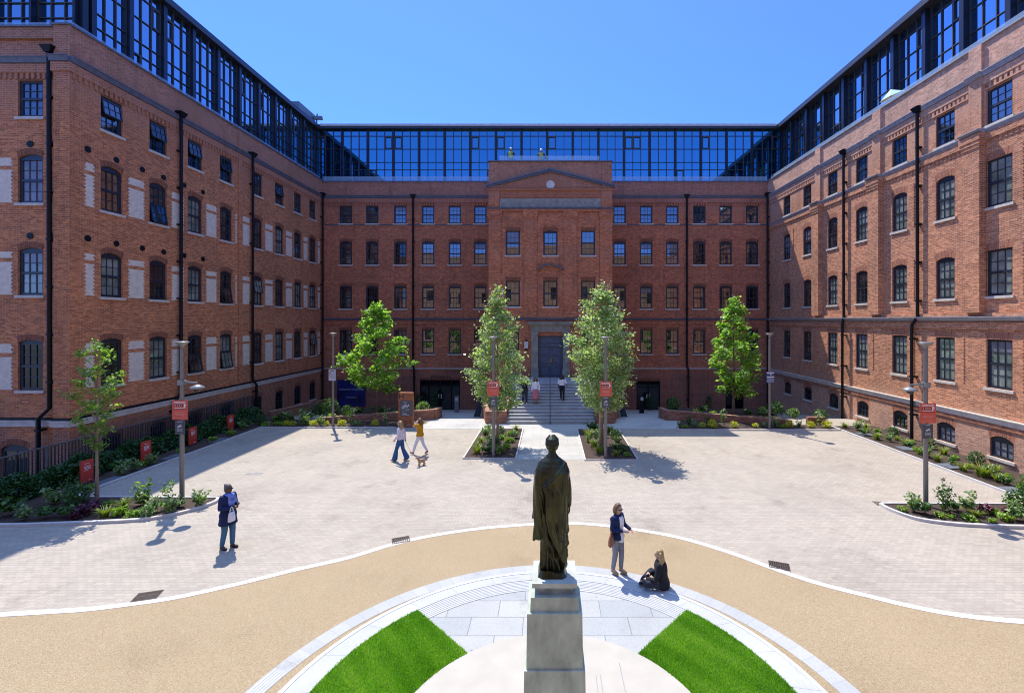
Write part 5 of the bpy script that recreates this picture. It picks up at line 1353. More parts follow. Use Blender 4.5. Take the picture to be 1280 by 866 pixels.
def red_sign(root, z=3.04, h=.64, w=.52):
    t = MB(); t.box(-w/2, w/2, -.09, -.08, z-h/2, z+h/2)
    s = t.build('parking_sign', REDS, root, False)
    t = MB(); y = -.094
    bars(t, [(-.19, .19, z+.26, .022), (-.19, .16, z+.225, .016)], 1, y)
    t.box(-.20, .11, y-.001, y+.003, z+.11, z+.19, 0)
    for k, x in enumerate((-.175, -.095, -.03, .035)): t.box(x, x+.045, y-.004, y, z+.125, z+.175, 2)
    t.box(.135, .17, y-.001, y+.003, z+.09, z+.20, 1); t.box(.17, .20, y-.001, y+.003, z+.14, z+.20, 1)
    t.box(-.23, .23, y, y+.003, z+.035, z+.048, 0); bars(t, [(-.18, .18, z+.065, .02)], 1, y)
    bars(t, [(-.15, .15, z-.08, .022), (-.17, .17, z-.125, .018), (-.12, .13, z-.17, .018), (-.19, .19, z-.25, .015)], 3, y)
    t.build('lettering', [INKB, INKW, INKP, INKP], s, False)
def grey_sign(root, z=2.46, h=.46, w=.33):
    t = MB(); t.box(-w/2, w/2, -.09, -.08, z-h/2, z+h/2); s = t.build('camera_sign', GREYS, root, False)
    t = MB(); y = -.094
    def q(pts): t.face([(a, y-.002, z+b) for a, b in pts])
    q([(-.085, .035), (-.06, -.015), (.06, .055), (.045, .105)]); q([(.045, .03), (.085, .02), (.085, .035), (.05, .045)]); q([(.02, .005), (.035, .0), (.06, .035), (.045, .04)])
    bars(t, [(-.08, .08, .195+z, .02), (-.1, .1, z-.06, .02), (-.085, .09, z-.095, .014), (-.1, .1, z-.125, .014), (.02, .1, z-.2, .012)], 0, y)
    t.build('lettering', [plain('sign_grey_print', (.5, .5, .52), .6) if 'sign_grey_print' not in bpy.data.materials else bpy.data.materials['sign_grey_print']], s, False)
def plain_sign(root, mat, z, h, w, kind, tilt):
    t = MB(); t.box(-w/2, w/2, -.09, -.08, -h/2, h/2); s = t.build('notice', mat, root, False); s.location = (0, 0, z); s.rotation_euler = (0, 0, tilt)
    t = MB(); y = -.094
    if kind == 'blue':
        t.box(-w*.47, w*.47, y, y+.003, h*.36, h*.44, 1); t.box(-w*.47, w*.47, y, y+.003, -.02, .03, 1); t.box(.0, .05, y, y+.003, .1, .19, 1)
        bars(t, [(-w*.42, w*.42, -.08-.055*k, .03) for k in range(4)]+[(-.15, -.03, .16, .02)], 0, y); t.build('lettering', [PALEB, INKW], s, False)
    else:
        bars(t, [(-.1, .12, h*.36, .05), (-.16, -.1, h*.2, .07)], 1, y); bars(t, [(-w*.4, w*.4, .06-.05*k, .018) for k in range(5)], 0, y); t.build('lettering', [plain('notice_print', (.3, .3, .32), .6), INKB], s, False)
def lamp(label, x, y, signs, arm=0, h=5.27):
    t = thing('lamp_post', label, 'lamp post', (x, y, 0), 0, 'lamp posts around the court')
    m = MB(); m.tube([(0, 0, 0), (0, 0, .9), (0, 0, h-.1)], [.072, .070, .058], 14); m.lathe([(.1, 0), (.1, .02), (.075, .03)], n=16); m.build('pole', POLE, t, False)
    m = MB(); m.lathe([(.0, h-.16), (.06, h-.16), (.075, h-.08), (.19, h-.005), (.21, h+.012), (.21, h+.03), (.16, h+.045), (0, h+.05)], n=28); m.build('lamp_head', LHEAD, t, False)
    if arm:
        m = MB(); m.box(-.09, .09, -.09, .09, 3.86, 4.02); m.bar((0, 0, 3.97), (arm*.52, -.02, 3.93), .04, .05); m.tube([(arm*.52, -.02, 3.95), (arm*.52, -.02, 3.86)], .022, 8); a = m.build('camera_arm', LHEAD, t, False)
        m = MB(); m.lathe([(0, 3.88), (.07, 3.87), (.20, 3.80), (.215, 3.76), (.19, 3.745), (.10, 3.74)], (arm*.52, -.02, 0), 22); m.build('camera_housing', LHEAD, a, False)
        m = MB(); m.lathe([(.105, 3.74), (.095, 3.69), (.06, 3.65), (0, 3.635)], (arm*.52, -.02, 0), 18); m.build('camera_dome', DARKGLASS, a, False)
    if 'r' in signs: red_sign(t)
    if 'g' in signs: grey_sign(t)
    if 'w' in signs: plain_sign(t, WSIGN, 2.95, .62, .42, 'white', -.12)
    if 'b' in signs: plain_sign(t, BLUES, 2.9, .62, .46, 'blue', .12)
    return t
lamp('grey lamp post with camera arm and red sign in the shaded front bed', -12.28, 15.42, 'rg', 1)
lamp('grey lamp post with camera arm and red sign in the sunny front bed', 12.14, 14.9, 'rg', -1)
lamp('grey lamp post with red sign in the middle bed on the totem side', -2.47, 20.3, 'rg')
lamp('grey lamp post with red sign in the middle bed with the staked tree', 2.44, 20.1, 'rg')
lamp('slim grey lamp post with white notice in front of the blue banner', -12.22, 26.05, 'w')
lamp('slim grey lamp post with blue sign by the back bed on the sunny side', 12.15, 25.5, 'b')

# ------------------------------------------------------------------ red boards in the hedge bed
for i, (x, y, lab) in enumerate(((-16.95, 16.9, 'red notice board in the hedge bed, beside the small tree\'s trunk'), (-17.1, 19.55, 'red notice board in the hedge bed, second from the small tree'),
                                 (-17.1, 22.1, 'red notice board in the hedge bed, third from the small tree, past the lamp post'), (-17.25, 24.95, 'red notice board farthest along the hedge bed, near the end of the railing'))):
    t = thing('notice_board', lab, 'notice board', (x, y, .05), 1.45, 'red notice boards in the hedge bed')
    m = MB(); m.box(-.21, .21, -.025, .025, .06, .86); m.build('board', plain('board_red', (.55, .045, .03), .5, var=.08) if i == 0 else bpy.data.materials['board_red'], t, False)
    m = MB(); bars(m, [(-.10, .08, .74, .022), (-.10, .13, .64, .035), (-.11, .11, .59, .03), (-.08, .12, .54, .03), (-.10, .03, .49, .025), (.03, .15, .13, .018)], 0, -.031); m.build('lettering', INKW if i else plain('board_white', (.75, .6, .6), .6, var=.03), t, False)
    m = MB(); m.box(-.18, -.14, -.01, .02, -.1, .06); m.box(.14, .18, -.01, .02, -.1, .06); m.build('post', IRON, t, False)

# ------------------------------------------------------------------ wayfinding totem, banner, access posts
CORTEN = plain('corten_steel', (.32, .115, .045), .75, var=.3, scale=4, bmp=.15); PANELM = plain('totem_panel', (.085, .08, .085), .5, var=.08)
t = thing('wayfinding_totem', 'rust orange steel totem sign with dark map panel before the low brick wall', 'totem', (-8.12, 26.15, 0), -.12)
m = MB(); m.box(-.41, .41, -.12, .12, .06, 1.95); m.box(-.36, .36, -.09, .09, 0, .06); m.build('slab', CORTEN, t, False)
m = MB(); m.box(-.30, .44, -.17, -.12, .66, 1.50); pn = m.build('map_panel', PANELM, t, False)
m = MB(); y = -.176
for k in range(26):
    x = RND.uniform(-.20, .22); z = RND.uniform(.86, 1.28); w, h = RND.uniform(.04, .13), RND.uniform(.02, .07); m.box(x, min(.30, x+w), y-.001*(k % 5), y+.003, z, z+h, k % 2)
bars(m, [(-.1, .14, 1.42, .035), (-.18, .10, .78, .05), (-.18, .26, .72, .03)], 0, y)
m.build('map_print', [plain('map_pale', (.55, .54, .56), .6), plain('map_grey', (.30, .29, .31), .6)], pn, False)
me = text_mesh('H', .46, 'CENTER'); me.materials.append(INKB); o = link('lettering', me, t, False); o.location = (-.24, -.123, 1.72); o.rotation_euler = (PI/2, 0, 0)
m = MB(); bars(m, [(.08, .3, .12, .025)], 0, -.124); m.build('lettering', [PALEB], t, False)
BAN = plain('banner_blue', (.006, .012, .115), .5, var=.75, scale=1.1)
t = thing('banner', 'dark blue hoarding banner with pale lettering on the main block', 'banner', (bx(439.5), YB-.06, -1.2))
m = MB(); m.box(bx(422), bx(457), YB-.08, YB-.02, -1.22, 1.02); b_ = m.build('banner_sheet', BAN, t)
for s_, sz, zz, mt in (('RESIDENTS FACILITIES', .205, .22, PALEB), ('COMING SOON'[:0], .1, 0, PALEB)):
    if s_:
        me = text_mesh(s_, sz); me.materials.append(mt); o = link('lettering', me, t); o.location = (bx(439.5), YB-.085, zz); o.rotation_euler = (PI/2, 0, 0)
m = MB(); 
for k in range(14): x = bx(439.5)-.45+.065*k; m.box(x, x+.045, YB-.085, YB-.08, -.48, -.42)
m.build('lettering', PALEB, t)
for x, y, mt, lab, h in ((-7.15, 35.6, plain('steel_post', (.22, .23, .25), .35, metal=.5), 'grey steel access post in front of the wide glass doors', 1.3), (6.9, 34.6, IRON, 'black access post in front of the black double doors', 1.35)):
    z = zg((x, y)); t = thing('access_post', lab, 'post', (x, y, z))
    m = MB(); m.box(-.16, .16, -.12, .12, 0, h); m.box(-.19, .19, -.15, .15, 0, .04); m.build('post_body', mt, t, False)
    m = MB(); m.box(-.1, .1, -.135, -.12, h-.35, h-.1); m.build('button_panel', STONE_W, t, False)

# ------------------------------------------------------------------ pedestal and statue
PED = plain('pedestal_stone', (.39, .43, .345), .75, var=.27, scale=7, bmp=.12, stretch=(1, 1, .45)); PEDT = plain('pedestal_top', (.58, .57, .54), .7, var=.12, scale=3)
PX, PY = .065, 6.23
ped = thing('pedestal', 'tall tapering grey stone pedestal under the bronze statue', 'pedestal', (PX, PY, .03))
def sq(m, w0, w1, z0, z1, d=1.0): m.hexa([(-w0/2, -w0/2*d, z0), (w0/2, -w0/2*d, z0), (w0/2, w0/2*d, z0), (-w0/2, w0/2*d, z0), (-w1/2, -w1/2*d, z1), (w1/2, -w1/2*d, z1), (w1/2, w1/2*d, z1), (-w1/2, w1/2*d, z1)])
m = MB(); sq(m, 1.15, 1.15, -.005, .28); sq(m, .98, .98, .28, .5); m.build('step', PED, ped, False)
m = MB(); sq(m, .80, .775, .5, 1.54); m.build('plinth', PED, ped, False)
m = MB(); sq(m, .722, .705, 1.54, 2.24); m.build('die', PED, ped, False)
m = MB(); sq(m, .628, .612, 2.24, 2.42); m.build('neck_block', PED, ped, False)
m = MB()
for a, b, z0, z1 in ((.47, .46, 2.42, 2.445), (.46, .47, 2.445, 2.48), (.47, .52, 2.48, 2.515), (.52, .53, 2.515, 2.535)): sq(m, a, b, z0, z1)
MOULD_SHADE = plain('blue_shaded_stone', (.25, .32, .36), .75, var=.35, scale=8); m.build('moulding', MOULD_SHADE, ped, False)  # blue shading of the recessed moulding is put into its colour
m = MB(); sq(m, .585, .58, 2.535, 2.59); m.build('cap', plain('cap_stone', (.44, .46, .39), .75, var=.2, scale=4), ped, False)
def bronze_mat():
    m, nt, b = new_mat('dark_bronze')
    f = noise_tex(nt, 5, 6, stretch=(1.6, 1.6, .5)); g = noise_tex(nt, 30, 4)
    c = ramp(nt, f, [(.3, (.020, .022, .016)), (.5, (.044, .047, .026)), (.66, (.070, .074, .036)), (.8, (.075, .115, .09))])
    nt.links.new(c, b.inputs['Base Color']); b.inputs['Metallic'].default_value = .7
    nt.links.new(ramp(nt, g, [(.3, (.24,)*3), (.7, (.42,)*3)]), b.inputs['Roughness'])
    bump(nt, b, g, .15, .006); return m
BRONZE = bronze_mat()
st = thing('statue', 'dark bronze statue of a robed standing figure seen from behind, on stone pedestal', 'statue', (PX-.03, PY, 2.62), 0)
st.scale = (1, 1, 1.03)
m = MB(); n = 20; top, bot = [], []
for k in range(n):
    a = 2*PI*k/n; q = max(abs(math.cos(a)), abs(math.sin(a))); bot.append((.19*math.cos(a)/q, .19*math.sin(a)/q, 0)); top.append((.165*math.cos(a)/q*(1+.03*math.sin(5*a)), .165*math.sin(a)/q, .07+.025*math.sin(3*a+1)))
for k in range(n): j = (k+1) % n; m.face([bot[k], bot[j], top[j], top[k]])
m.face(top); m.build('base', BRONZE, st, False)
prof = [(.05, .0, .0, .150, .13), (.18, .005, .0, .150, .13), (.33, .012, 0, .160, .135), (.5, .012, 0, .168, .14), (.7, .005, 0, .176, .145), (.9, 0, 0, .18, .15), (1.05, 0, 0, .182, .14), (1.2, .0, .0, .19, .135), (1.32, 0, 0, .197, .13), (1.40, 0, .0, .188, .118), (1.455, 0, .005, .155, .10), (1.50, 0, .01, .09, .075), (1.54, 0, .012, .06, .06)]
def lerp_prof(z):
    for a, b in zip(prof, prof[1:]):
        if a[0] <= z <= b[0]:
            t = (z-a[0])/(b[0]-a[0]); return [a[i]*(1-t)+b[i]*t for i in range(1, 5)]
    return list(prof[-1][1:])
def tri(x): return abs((x % 1)*2-1)
v = Vol(); NT, NZ = 280, 200; VV, FF = [], []
FOLD = [(1.42, -.165), (1.27, -.150), (1.03, -.088), (.75, -.084), (.56, -.054), (.36, .030), (.13, .118), (0, .16)]
def fold_x(z):      # where the free edge of the cloak falls across the back
    for (za, xa), (zb2, xb2) in zip(FOLD, FOLD[1:]):
        if zb2 <= z <= za: t = (za-z)/(za-zb2); return xa+(xb2-xa)*t
    return FOLD[0][1]
def sstep(a, b, t): t = max(0, min(1, (t-a)/(b-a))); return t*t*(3-2*t)
for iz in range(NZ+1):
    z = .05+(1.54-.05)*iz/NZ; cx, cy, rx, ry = lerp_prof(z)
    for k in range(NT):
        a = 2*PI*k/NT; x, y = math.cos(a), math.sin(a); u = a/(2*PI); X = x*rx
        low = sstep(.62, .15, z) if z < .62 else 0; mid = sstep(1.36, 1.0, z) if z < 1.36 else 0
        low = 1-sstep(.15, .62, z); mid = 1-sstep(1.0, 1.36, z)
        d = (.034*low+.010*mid)*(tri(u*13+.25*math.sin(z*3))**1.5-.45)+.010*mid*(tri(u*7.0-z*.35+.3)**2-.4)+.003*mid*math.sin(u*2*PI*29+z*7)
        if y < .25:
            q = X-fold_x(z); w = (1-sstep(-.1, .25, y))*(1-sstep(1.30, 1.44, z))
            d += w*(.030*sstep(-.004, .010, q)-.034*math.exp(-((q+.012)/.014)**2)+.012*math.exp(-((q-.022)/.012)**2))
            for off, am, wd in ((.055, .011, .012), (.095, -.012, .010), (.118, .012, .012), (.165, -.012, .009), (.19, .010, .012)):      # long falls of the cloak
                qq = q-off*(1+.25*(1.2-z)); d += w*am*mid*math.exp(-(qq/wd)**2)
            for off, am, wd in ((-.05, .014, .014), (-.075, -.016, .010), (-.10, .012, .012)):
                d += w*low*am*math.exp(-((q-off)/wd)**2)
            e = z-(1.275+1.02*X)      # neck edge of the cloak running up to the shoulder
            ww = (1-sstep(0, .3, y))*sstep(.95, 1.12, z)
            d += ww*(.012*(1-sstep(-.008, .008, e))+.010*math.exp(-(e/.012)**2)+.007*math.exp(-((e+.045)/.012)**2)-.006*math.exp(-((e+.024)/.008)**2))
        VV.append((cx+(rx+d)*x, cy+(ry+d)*y, z))
for iz in range(NZ):
    for k in range(NT): FF.append((iz*NT+k, iz*NT+(k+1) % NT, (iz+1)*NT+(k+1) % NT, (iz+1)*NT+k))
FF.append(tuple(range(NT))[::-1]); FF.append(tuple(NZ*NT+k for k in range(NT)))
v.mb.add(VV, FF)
# arms: the right hangs at the side with the hand showing, the left is wrapped in the cloak
v.tube([(.10, 0, 1.43), (.150, 0, 1.40), (.195, -.01, 1.20), (.215, .0, 1.08), (.228, .03, .93), (.232, .045, .86)], [.05, .054, .054, .048, .038, .030], 14)
for k in range(5): v.tube([(.155+.012*k, -.035+.014*k, 1.36), (.205+.006*k, -.05+.016*k, 1.16), (.228, -.03+.018*k, 1.0)], [.014, .012, .008], 8)
hand(v, (.232, .045, .86), (.02, .06, -1), (-1, .1, 0), .95, .5)
rings = []
for i in range(22):
    t = i/21; z = .43+(1.43-.43)*t; cap = math.sqrt(max(0, 1-((t-.80)/.20)**2)) if t > .80 else 1
    rings.append((z, -.165-.020*math.sin(PI*t)+.020*(1-t)+.045*(1-cap), -.02*math.sin(PI*t), (.052+.024*math.sin(PI*min(1, .25+t*.6))+.012*(1-t))*max(.12, cap), (.06+.03*math.sin(PI*t))*max(.15, cap)))
v.loft(rings, 40, .07, 5, .6)
v.tube([(-.225, .02, .95), (-.235, .02, .80), (-.258, .02, .70)], [.032, .028, .018], 10)
v.tube([(-.20, -.02, .75), (-.225, -.02, .55), (-.246, -.02, .43)], [.034, .032, .022], 10); v.tube([(-.15, -.06, .75), (-.17, -.07, .55), (-.165, -.07, .47)], [.026, .026, .018], 10)
v.tube([(-.09, .0, 1.44), (-.14, 0, 1.40), (-.175, 0, 1.3)], [.05, .056, .06], 12)
v.tube([(-.172, -.06, 1.3), (-.20, -.075, 1.05), (-.175, -.085, .8), (-.13, -.09, .6)], [.012, .018, .018, .010], 8); v.tube([(-.16, -.05, 1.22), (-.15, -.10, 1.0), (-.12, -.115, .8)], [.010, .014, .008], 8)
# gown below, feet
for sg in (-1, 1): v.tube([(sg*.06, .02, .10), (sg*.07, .12, .075)], [.04, .032], 10)
# neck and head with waved hair drawn back
v.tube([(0, .01, 1.48), (0, .018, 1.60)], [.058, .05], 14)
v.ell((0, .03, 1.675), (.072, .088, .105)); v.ell((0, .055, 1.63), (.05, .055, .055)); v.ell((0, .118, 1.665), (.011, .016, .02))
v.ell((0, .005, 1.705), (.083, .092, .088)); v.ell((0, -.02, 1.645), (.075, .066, .06))
for k in range(11):
    a = PI+PI*k/10; v.tube([(.03*math.cos(a), .01+.03*math.sin(a), 1.785), (.075*math.cos(a), .0+.085*math.sin(a), 1.735), (.083*math.cos(a+.18), -.012+.082*math.sin(a+.18), 1.67), (.066*math.cos(a), -.012+.068*math.sin(a), 1.61)], [.010, .014, .014, .010], 6)
v.ell((-.02, -.085, 1.665), (.034, .026, .03)); v.ell((.02, -.088, 1.655), (.032, .026, .03)); v.ell((0, -.088, 1.70), (.034, .024, .026))
v.remesh('figure', BRONZE, .0062, st, 1)
# ------------------------------------------------------------------ trees
BARK = plain('tree_bark', (.16, .115, .075), .9, var=.35, scale=9, bmp=.6, bscale=25, stretch=(1, 1, .3)); BARK_P = plain('pale_bark', (.30, .22, .145), .9, var=.3, scale=9, bmp=.5, bscale=25, stretch=(1, 1, .3)); STAKE = plain('pale_stake', (.42, .30, .17), .8, var=.2, scale=6, stretch=(1, 1, .2))
LEAF_G = leaf_mat('maple_leaf', [(.13, .25, .045), (.19, .34, .06), (.26, .42, .085), (.37, .52, .14)], .55)
LEAF_S = leaf_mat('silver_leaf', [(.16, .24, .09), (.24, .33, .15), (.37, .45, .27), (.60, .64, .49)], .5)
LEAF_Y = leaf_mat('young_leaf', [(.10, .20, .02), (.16, .28, .04), (.24, .36, .07), (.38, .46, .16)], .5)
def tree(name, label, x, y, z0, ztop, zbot, width, kind, nleaf, leaf, lmat, nb=34, sig=.17, trunk_r=.06, stakes=0, seed=1):
    rnd = random.Random(seed); t = thing(name, label, 'tree', (x, y, z0))
    H = ztop-z0; cb = zbot-z0; W = width/2
    m = MB(); lean = (rnd.uniform(-.06, .06), rnd.uniform(-.06, .06))
    tp = [(lean[0]*k/6*math.sin(k), lean[1]*k/6, (H*.86)*k/6) for k in range(7)]
    m.tube(tp, [trunk_r*(1.25 if k == 0 else 1-.80*k/6) for k in range(7)], 10)
    pts = []
    def prof_r(tt):
        if kind == 'maple': return W*(.62+.55*tt if tt < .22 else (1.0 if tt < .42 else max(.10, 1-((tt-.42)/.60)**1.15)))
        if kind == 'cone': return W*(max(.3, .55+2.2*tt) if tt < .2 else max(.10, 1-((tt-.2)/.82)**1.25))
        if kind == 'silver': return W*max(.12, math.sin(PI*min(1, .17+.80*tt))**.62)*(1 if tt < .6 else max(.15, 1-((tt-.6)/.46)**1.6))
        return W*(.15+.85*tt/.55 if tt < .55 else 1-.85*((tt-.55)/.45)**1.1)
    for i in range(nb):
        tt = (i+.5)/nb; z = cb+(H-cb)*tt; a = i*2.399+rnd.uniform(-.4, .4)
        r = prof_r(tt)*rnd.uniform(.72, 1.12)
        rise = {'maple': .35, 'silver': .75, 'cone': .6, 'young': 1.2}[kind]*r
        zs = max(cb*.82, z-rise); s = Vector((0, 0, min(zs, H*.84))); e = Vector((math.cos(a)*r, math.sin(a)*r, z+rnd.uniform(-.1, .15)))
        mid = s.lerp(e, .5)+Vector((rnd.uniform(-.12, .12), rnd.uniform(-.12, .12), .12*r))
        br = trunk_r*.42*(1-.6*tt); m.tube([s, mid, e], [br, br*.6, br*.2], 6)
        k = max(5, int(nleaf*(.35+prof_r(tt)/W)/nb/1.0))
        sub = []
        for j in range(4):      # twigs
            q = rnd.uniform(.35, .95); b0 = s.lerp(mid, q*2) if q < .5 else mid.lerp(e, q*2-1)
            d = Vector((rnd.gauss(0, 1), rnd.gauss(0, 1), rnd.gauss(.25, .6))).normalized()*r*rnd.uniform(.22, .42)
            m.tube([b0, b0+d], [br*.3, br*.1], 4, caps=False); sub.append((b0, b0+d))
        sub += [(mid, e), (mid, e)]
        for j in range(k):
            p0, p1 = sub[rnd.randrange(len(sub))]; q = rnd.random()**.6
            p = p0.lerp(p1, q); pts.append((p.x+rnd.gauss(0, sig), p.y+rnd.gauss(0, sig), p.z+rnd.gauss(0, sig*.75)))
    m.build('trunk', BARK if kind == 'maple' else BARK_P, t, False)
    v, f, u = leaf_cloud(np.array(pts), leaf, .55, .72, .3)
    link('crown', np_mesh('crown', [(v, f, u, 0)], lmat), t, False)
    for k in range(stakes):
        q = MB(); q.tube([((k-.5)*.26, -.16, -.1), ((k-.5)*.24, -.14, 2.35)], .042, 10); q.build('stake', STAKE, t, False)
    if stakes:
        q = MB(); q.bar((-.2, -.16, 1.9), (.2, -.16, 1.9), .03, .08); q.build('stake_rail', STAKE, t, False)
    return t
tree('young_tree', 'small sparse young tree with upswept branches in the shaded front bed', -15.0, 15.3, .05, 5.45, 1.75, 1.7, 'young', 1700, .105, LEAF_Y, 24, .085, .05, seed=3)
tree('maple_tree', 'bright green spreading tree in front of the blue banner', -10.75, 28.7, .3, 7.25, 1.75, 4.2, 'maple', 4200, .20, LEAF_G, 30, .16, .085, seed=12)
tree('maple_tree', 'bright green tree in front of the dark passage by the sunny wing', 11.4, 28.6, .3, 7.5, 1.45, 3.45, 'maple', 4100, .19, LEAF_G, 32, .16, .085, seed=8)
tree('silver_tree', 'pale green upright tree beside the entrance steps on the totem side', -2.5, 22.2, .05, 7.5, 1.9, 3.2, 'cone', 7000, .125, LEAF_S, 40, .16, .07, 1, seed=5)
tree('silver_tree', 'dense silvery green oval tree with two wooden stakes beside the entrance steps', 2.5, 22.0, .05, 7.7, 2.0, 3.25, 'silver', 10000, .125, LEAF_S, 46, .17, .07, 2, seed=21)

# ------------------------------------------------------------------ plants
SHR = leaf_mat('shrub_leaf', [(.027, .068, .018), (.045, .112, .024), (.075, .165, .036), (.128, .225, .060)], .25)
LTG = leaf_mat('light_leaf', [(.081, .149, .041), (.135, .230, .068), (.230, .338, .121), (.459, .540, .297)], .3)
YEL = leaf_mat('yellow_leaf', [(.16, .26, .02), (.42, .46, .03), (.66, .60, .04), (.74, .66, .07)], .35)
LIM = leaf_mat('lime_leaf', [(.117, .221, .019), (.195, .325, .026), (.286, .429, .039)], .3)
PUR = leaf_mat('purple_leaf', [(.054, .014, .030), (.108, .024, .048), (.192, .048, .072)], .2)
TUF = leaf_mat('tuft_blade', [(.065, .143, .019), (.156, .247, .026), (.312, .364, .046), (.494, .468, .117)], .3)
DRK = leaf_mat('hedge_leaf', [(.022, .065, .018), (.035, .10, .024), (.055, .14, .034)], .25)
STEMM = plain('plant_stem', (.09, .07, .035), .9)
def ellipsoid_pts(n, rx, ry, rz, z0, shell=.55):
    d = NP.normal(size=(n, 3)); d /= np.linalg.norm(d, axis=1)[:, None]; r = (shell+(1-shell)*NP.random(n))[:, None]*(1+.12*np.sin(d[:, :1]*7+d[:, 1:2]*9))
    p = d*r*np.array([rx, ry, rz]); p[:, 2] += z0; return p[p[:, 2] > .02]
def plant_mesh(kind, i):
    P = []
    if kind == 'round': P.append((*leaf_cloud(ellipsoid_pts(650, .36, .36, .34, .30), .075, .35), 0)); mt = SHR
    elif kind == 'pale_round': P.append((*leaf_cloud(ellipsoid_pts(520, .38, .38, .34, .30), .10, .35), 0)); mt = LTG
    elif kind == 'upright':
        pts = []
        for k in range(16):
            a = k*2.4; r = .05+.22*NP.random(); h = .65+.4*NP.random()
            for j in range(26): q = NP.random()**.8; pts.append((math.cos(a)*r*(.4+q)+NP.normal()*.035, math.sin(a)*r*(.4+q)+NP.normal()*.035, .06+h*q))
        P.append((*leaf_cloud(pts, .085, .3), 0)); mt = SHR
    elif kind == 'leafy':
        pts = []
        for k in range(12):
            a = k*2.4; h = .25+.35*NP.random(); r = .12+.16*NP.random()
            for j in range(15): q = .25+.75*NP.random(); pts.append((math.cos(a)*r*q+NP.normal()*.04, math.sin(a)*r*q+NP.normal()*.04, h*q+NP.normal()*.03))
        P.append((*leaf_cloud(pts, .13, .55, .55), 0)); mt = LTG
    elif kind == 'broad':
        pts = []
        for k in range(9):
            a = k*2.4; r = .12+.17*NP.random()
            for j in range(15): q = .3+.7*NP.random(); pts.append((math.cos(a)*r*q+NP.normal()*.03, math.sin(a)*r*q+NP.normal()*.03, .08+.22*q*NP.random()+.08*q))
        P.append((*leaf_cloud(pts, .125, .9, .7), 0)); mt = SHR
    elif kind == 'low': P.append((*leaf_cloud(ellipsoid_pts(220, .24, .22, .15, .08, .3), .085, .6), 0)); mt = LIM
    elif kind == 'yellow':
        P.append((*leaf_cloud(ellipsoid_pts(300, .31, .29, .25, .20, .4), .085, .6), 0)); mt = YEL
    elif kind == 'purple':
        P.append((*leaf_cloud(ellipsoid_pts(190, .25, .25, .20, .14, .4), .095, .7, .8), 0)); mt = PUR
    elif kind == 'tuft': P.append((*blades(130, .10, .42, .34, .022), 0)); mt = TUF
    elif kind == 'tall':
        pts = []
        for k in range(5):
            a = k*1.26; h = .55+.45*NP.random()
            for j in range(20): q = NP.random(); pts.append((math.cos(a)*.16*q+NP.normal()*.05, math.sin(a)*.16*q+NP.normal()*.05, .1+h*q))
        P.append((*leaf_cloud(pts, .12, .45, .5), 0)); mt = LTG
    elif kind == 'dark_column': P.append((*leaf_cloud(ellipsoid_pts(520, .30, .26, .62, .62), .085, .3), 0)); mt = DRK
    me = np_mesh(kind, P, mt)
    return me
KIND = dict(round=('rounded_shrub', 'rounded dark shrub', 'shrub'), pale_round=('variegated_shrub', 'pale rounded shrub', 'shrub'), upright=('upright_shrub', 'upright bushy shrub', 'shrub'), leafy=('leafy_plant', 'light leafy plant', 'plant'), broad=('broadleaf_plant', 'broad leaved plant', 'plant'), low=('cushion_plant', 'lime cushion plant', 'plant'), yellow=('golden_plant', 'golden plant', 'plant'), purple=('heuchera_plant', 'purple leaved plant', 'plant'), tuft=('grass_tuft', 'strappy tuft', 'plant'), tall=('tall_leafy_plant', 'tall pale leafy plant', 'plant'), dark_column=('columnar_shrub', 'narrow dark upright shrub', 'shrub'))
PM = {}
ORD = ['first', 'second', 'third', 'fourth', 'fifth', 'sixth', 'seventh', 'eighth', 'ninth', 'tenth', 'eleventh', 'twelfth', 'thirteenth', 'fourteenth', 'fifteenth', 'sixteenth', 'seventeenth', 'eighteenth', 'nineteenth', 'twentieth']
def plant_bed(bedname, items):
    """items: kind, x, y, z, scale; labels count each kind from the left end of its bed as one sees it"""
    byk = {}
    for it in items: byk.setdefault(it[0], []).append(it)
    for k, L in byk.items():
        L.sort(key=lambda q: q[1]/q[2])
        nm, desc, cat = KIND[k]
        for i, (kk, x, y, z, s) in enumerate(L):
            va = (k, RND.randrange(3))
            if va not in PM: PM[va] = plant_mesh(k, va[1])
            o = link(nm, PM[va]); o.location = (x, y, z); o.rotation_euler = (0, 0, RND.uniform(0, 6.28)); o.scale = (s*RND.uniform(.9, 1.1), s*RND.uniform(.9, 1.1), s*RND.uniform(.9, 1.12))
            lab = desc+' in '+bedname if len(L) == 1 else '%s %s from the left in %s' % (ORD[i], desc, bedname)
            tag(o, lab, cat, 'planting in '+bedname)
def px_items(L, z=.05): return [(k, *ground_pt(px, py, z), z, s) for k, px, py, s in L]
plant_bed('the shaded front bed', px_items([('broad', 12, 645, 1.3), ('leafy', 66, 630, 1.0), ('round', 95, 632, 1.1), ('upright', 88, 628, .7), ('broad', 57, 648, .95), ('broad', 82, 646, 1.0), ('purple', 105, 643, 1.2), ('purple', 116, 636, 1.0), ('purple', 92, 649, .7), ('tuft', 131, 645, 1.0), ('low', 150, 643, 1.1), ('low', 167, 645, .9), ('tuft', 155, 634, .9), ('leafy', 178, 631, 1.25), ('leafy', 190, 640, .8), ('pale_round', 184, 645, .55), ('tall', 210, 634, 1.0), ('leafy', 213, 641, .9), ('broad', 222, 634, .8), ('leafy', 249, 632, .95), ('leafy', 30, 650, .8), ('low', 134, 632, .8), ('low', 112, 612, 1.0), ('low', 178, 582, 1.0), ('leafy', 168, 588, .9), ('leafy', 150, 594, .9), ('leafy', 190, 580, .8)]))
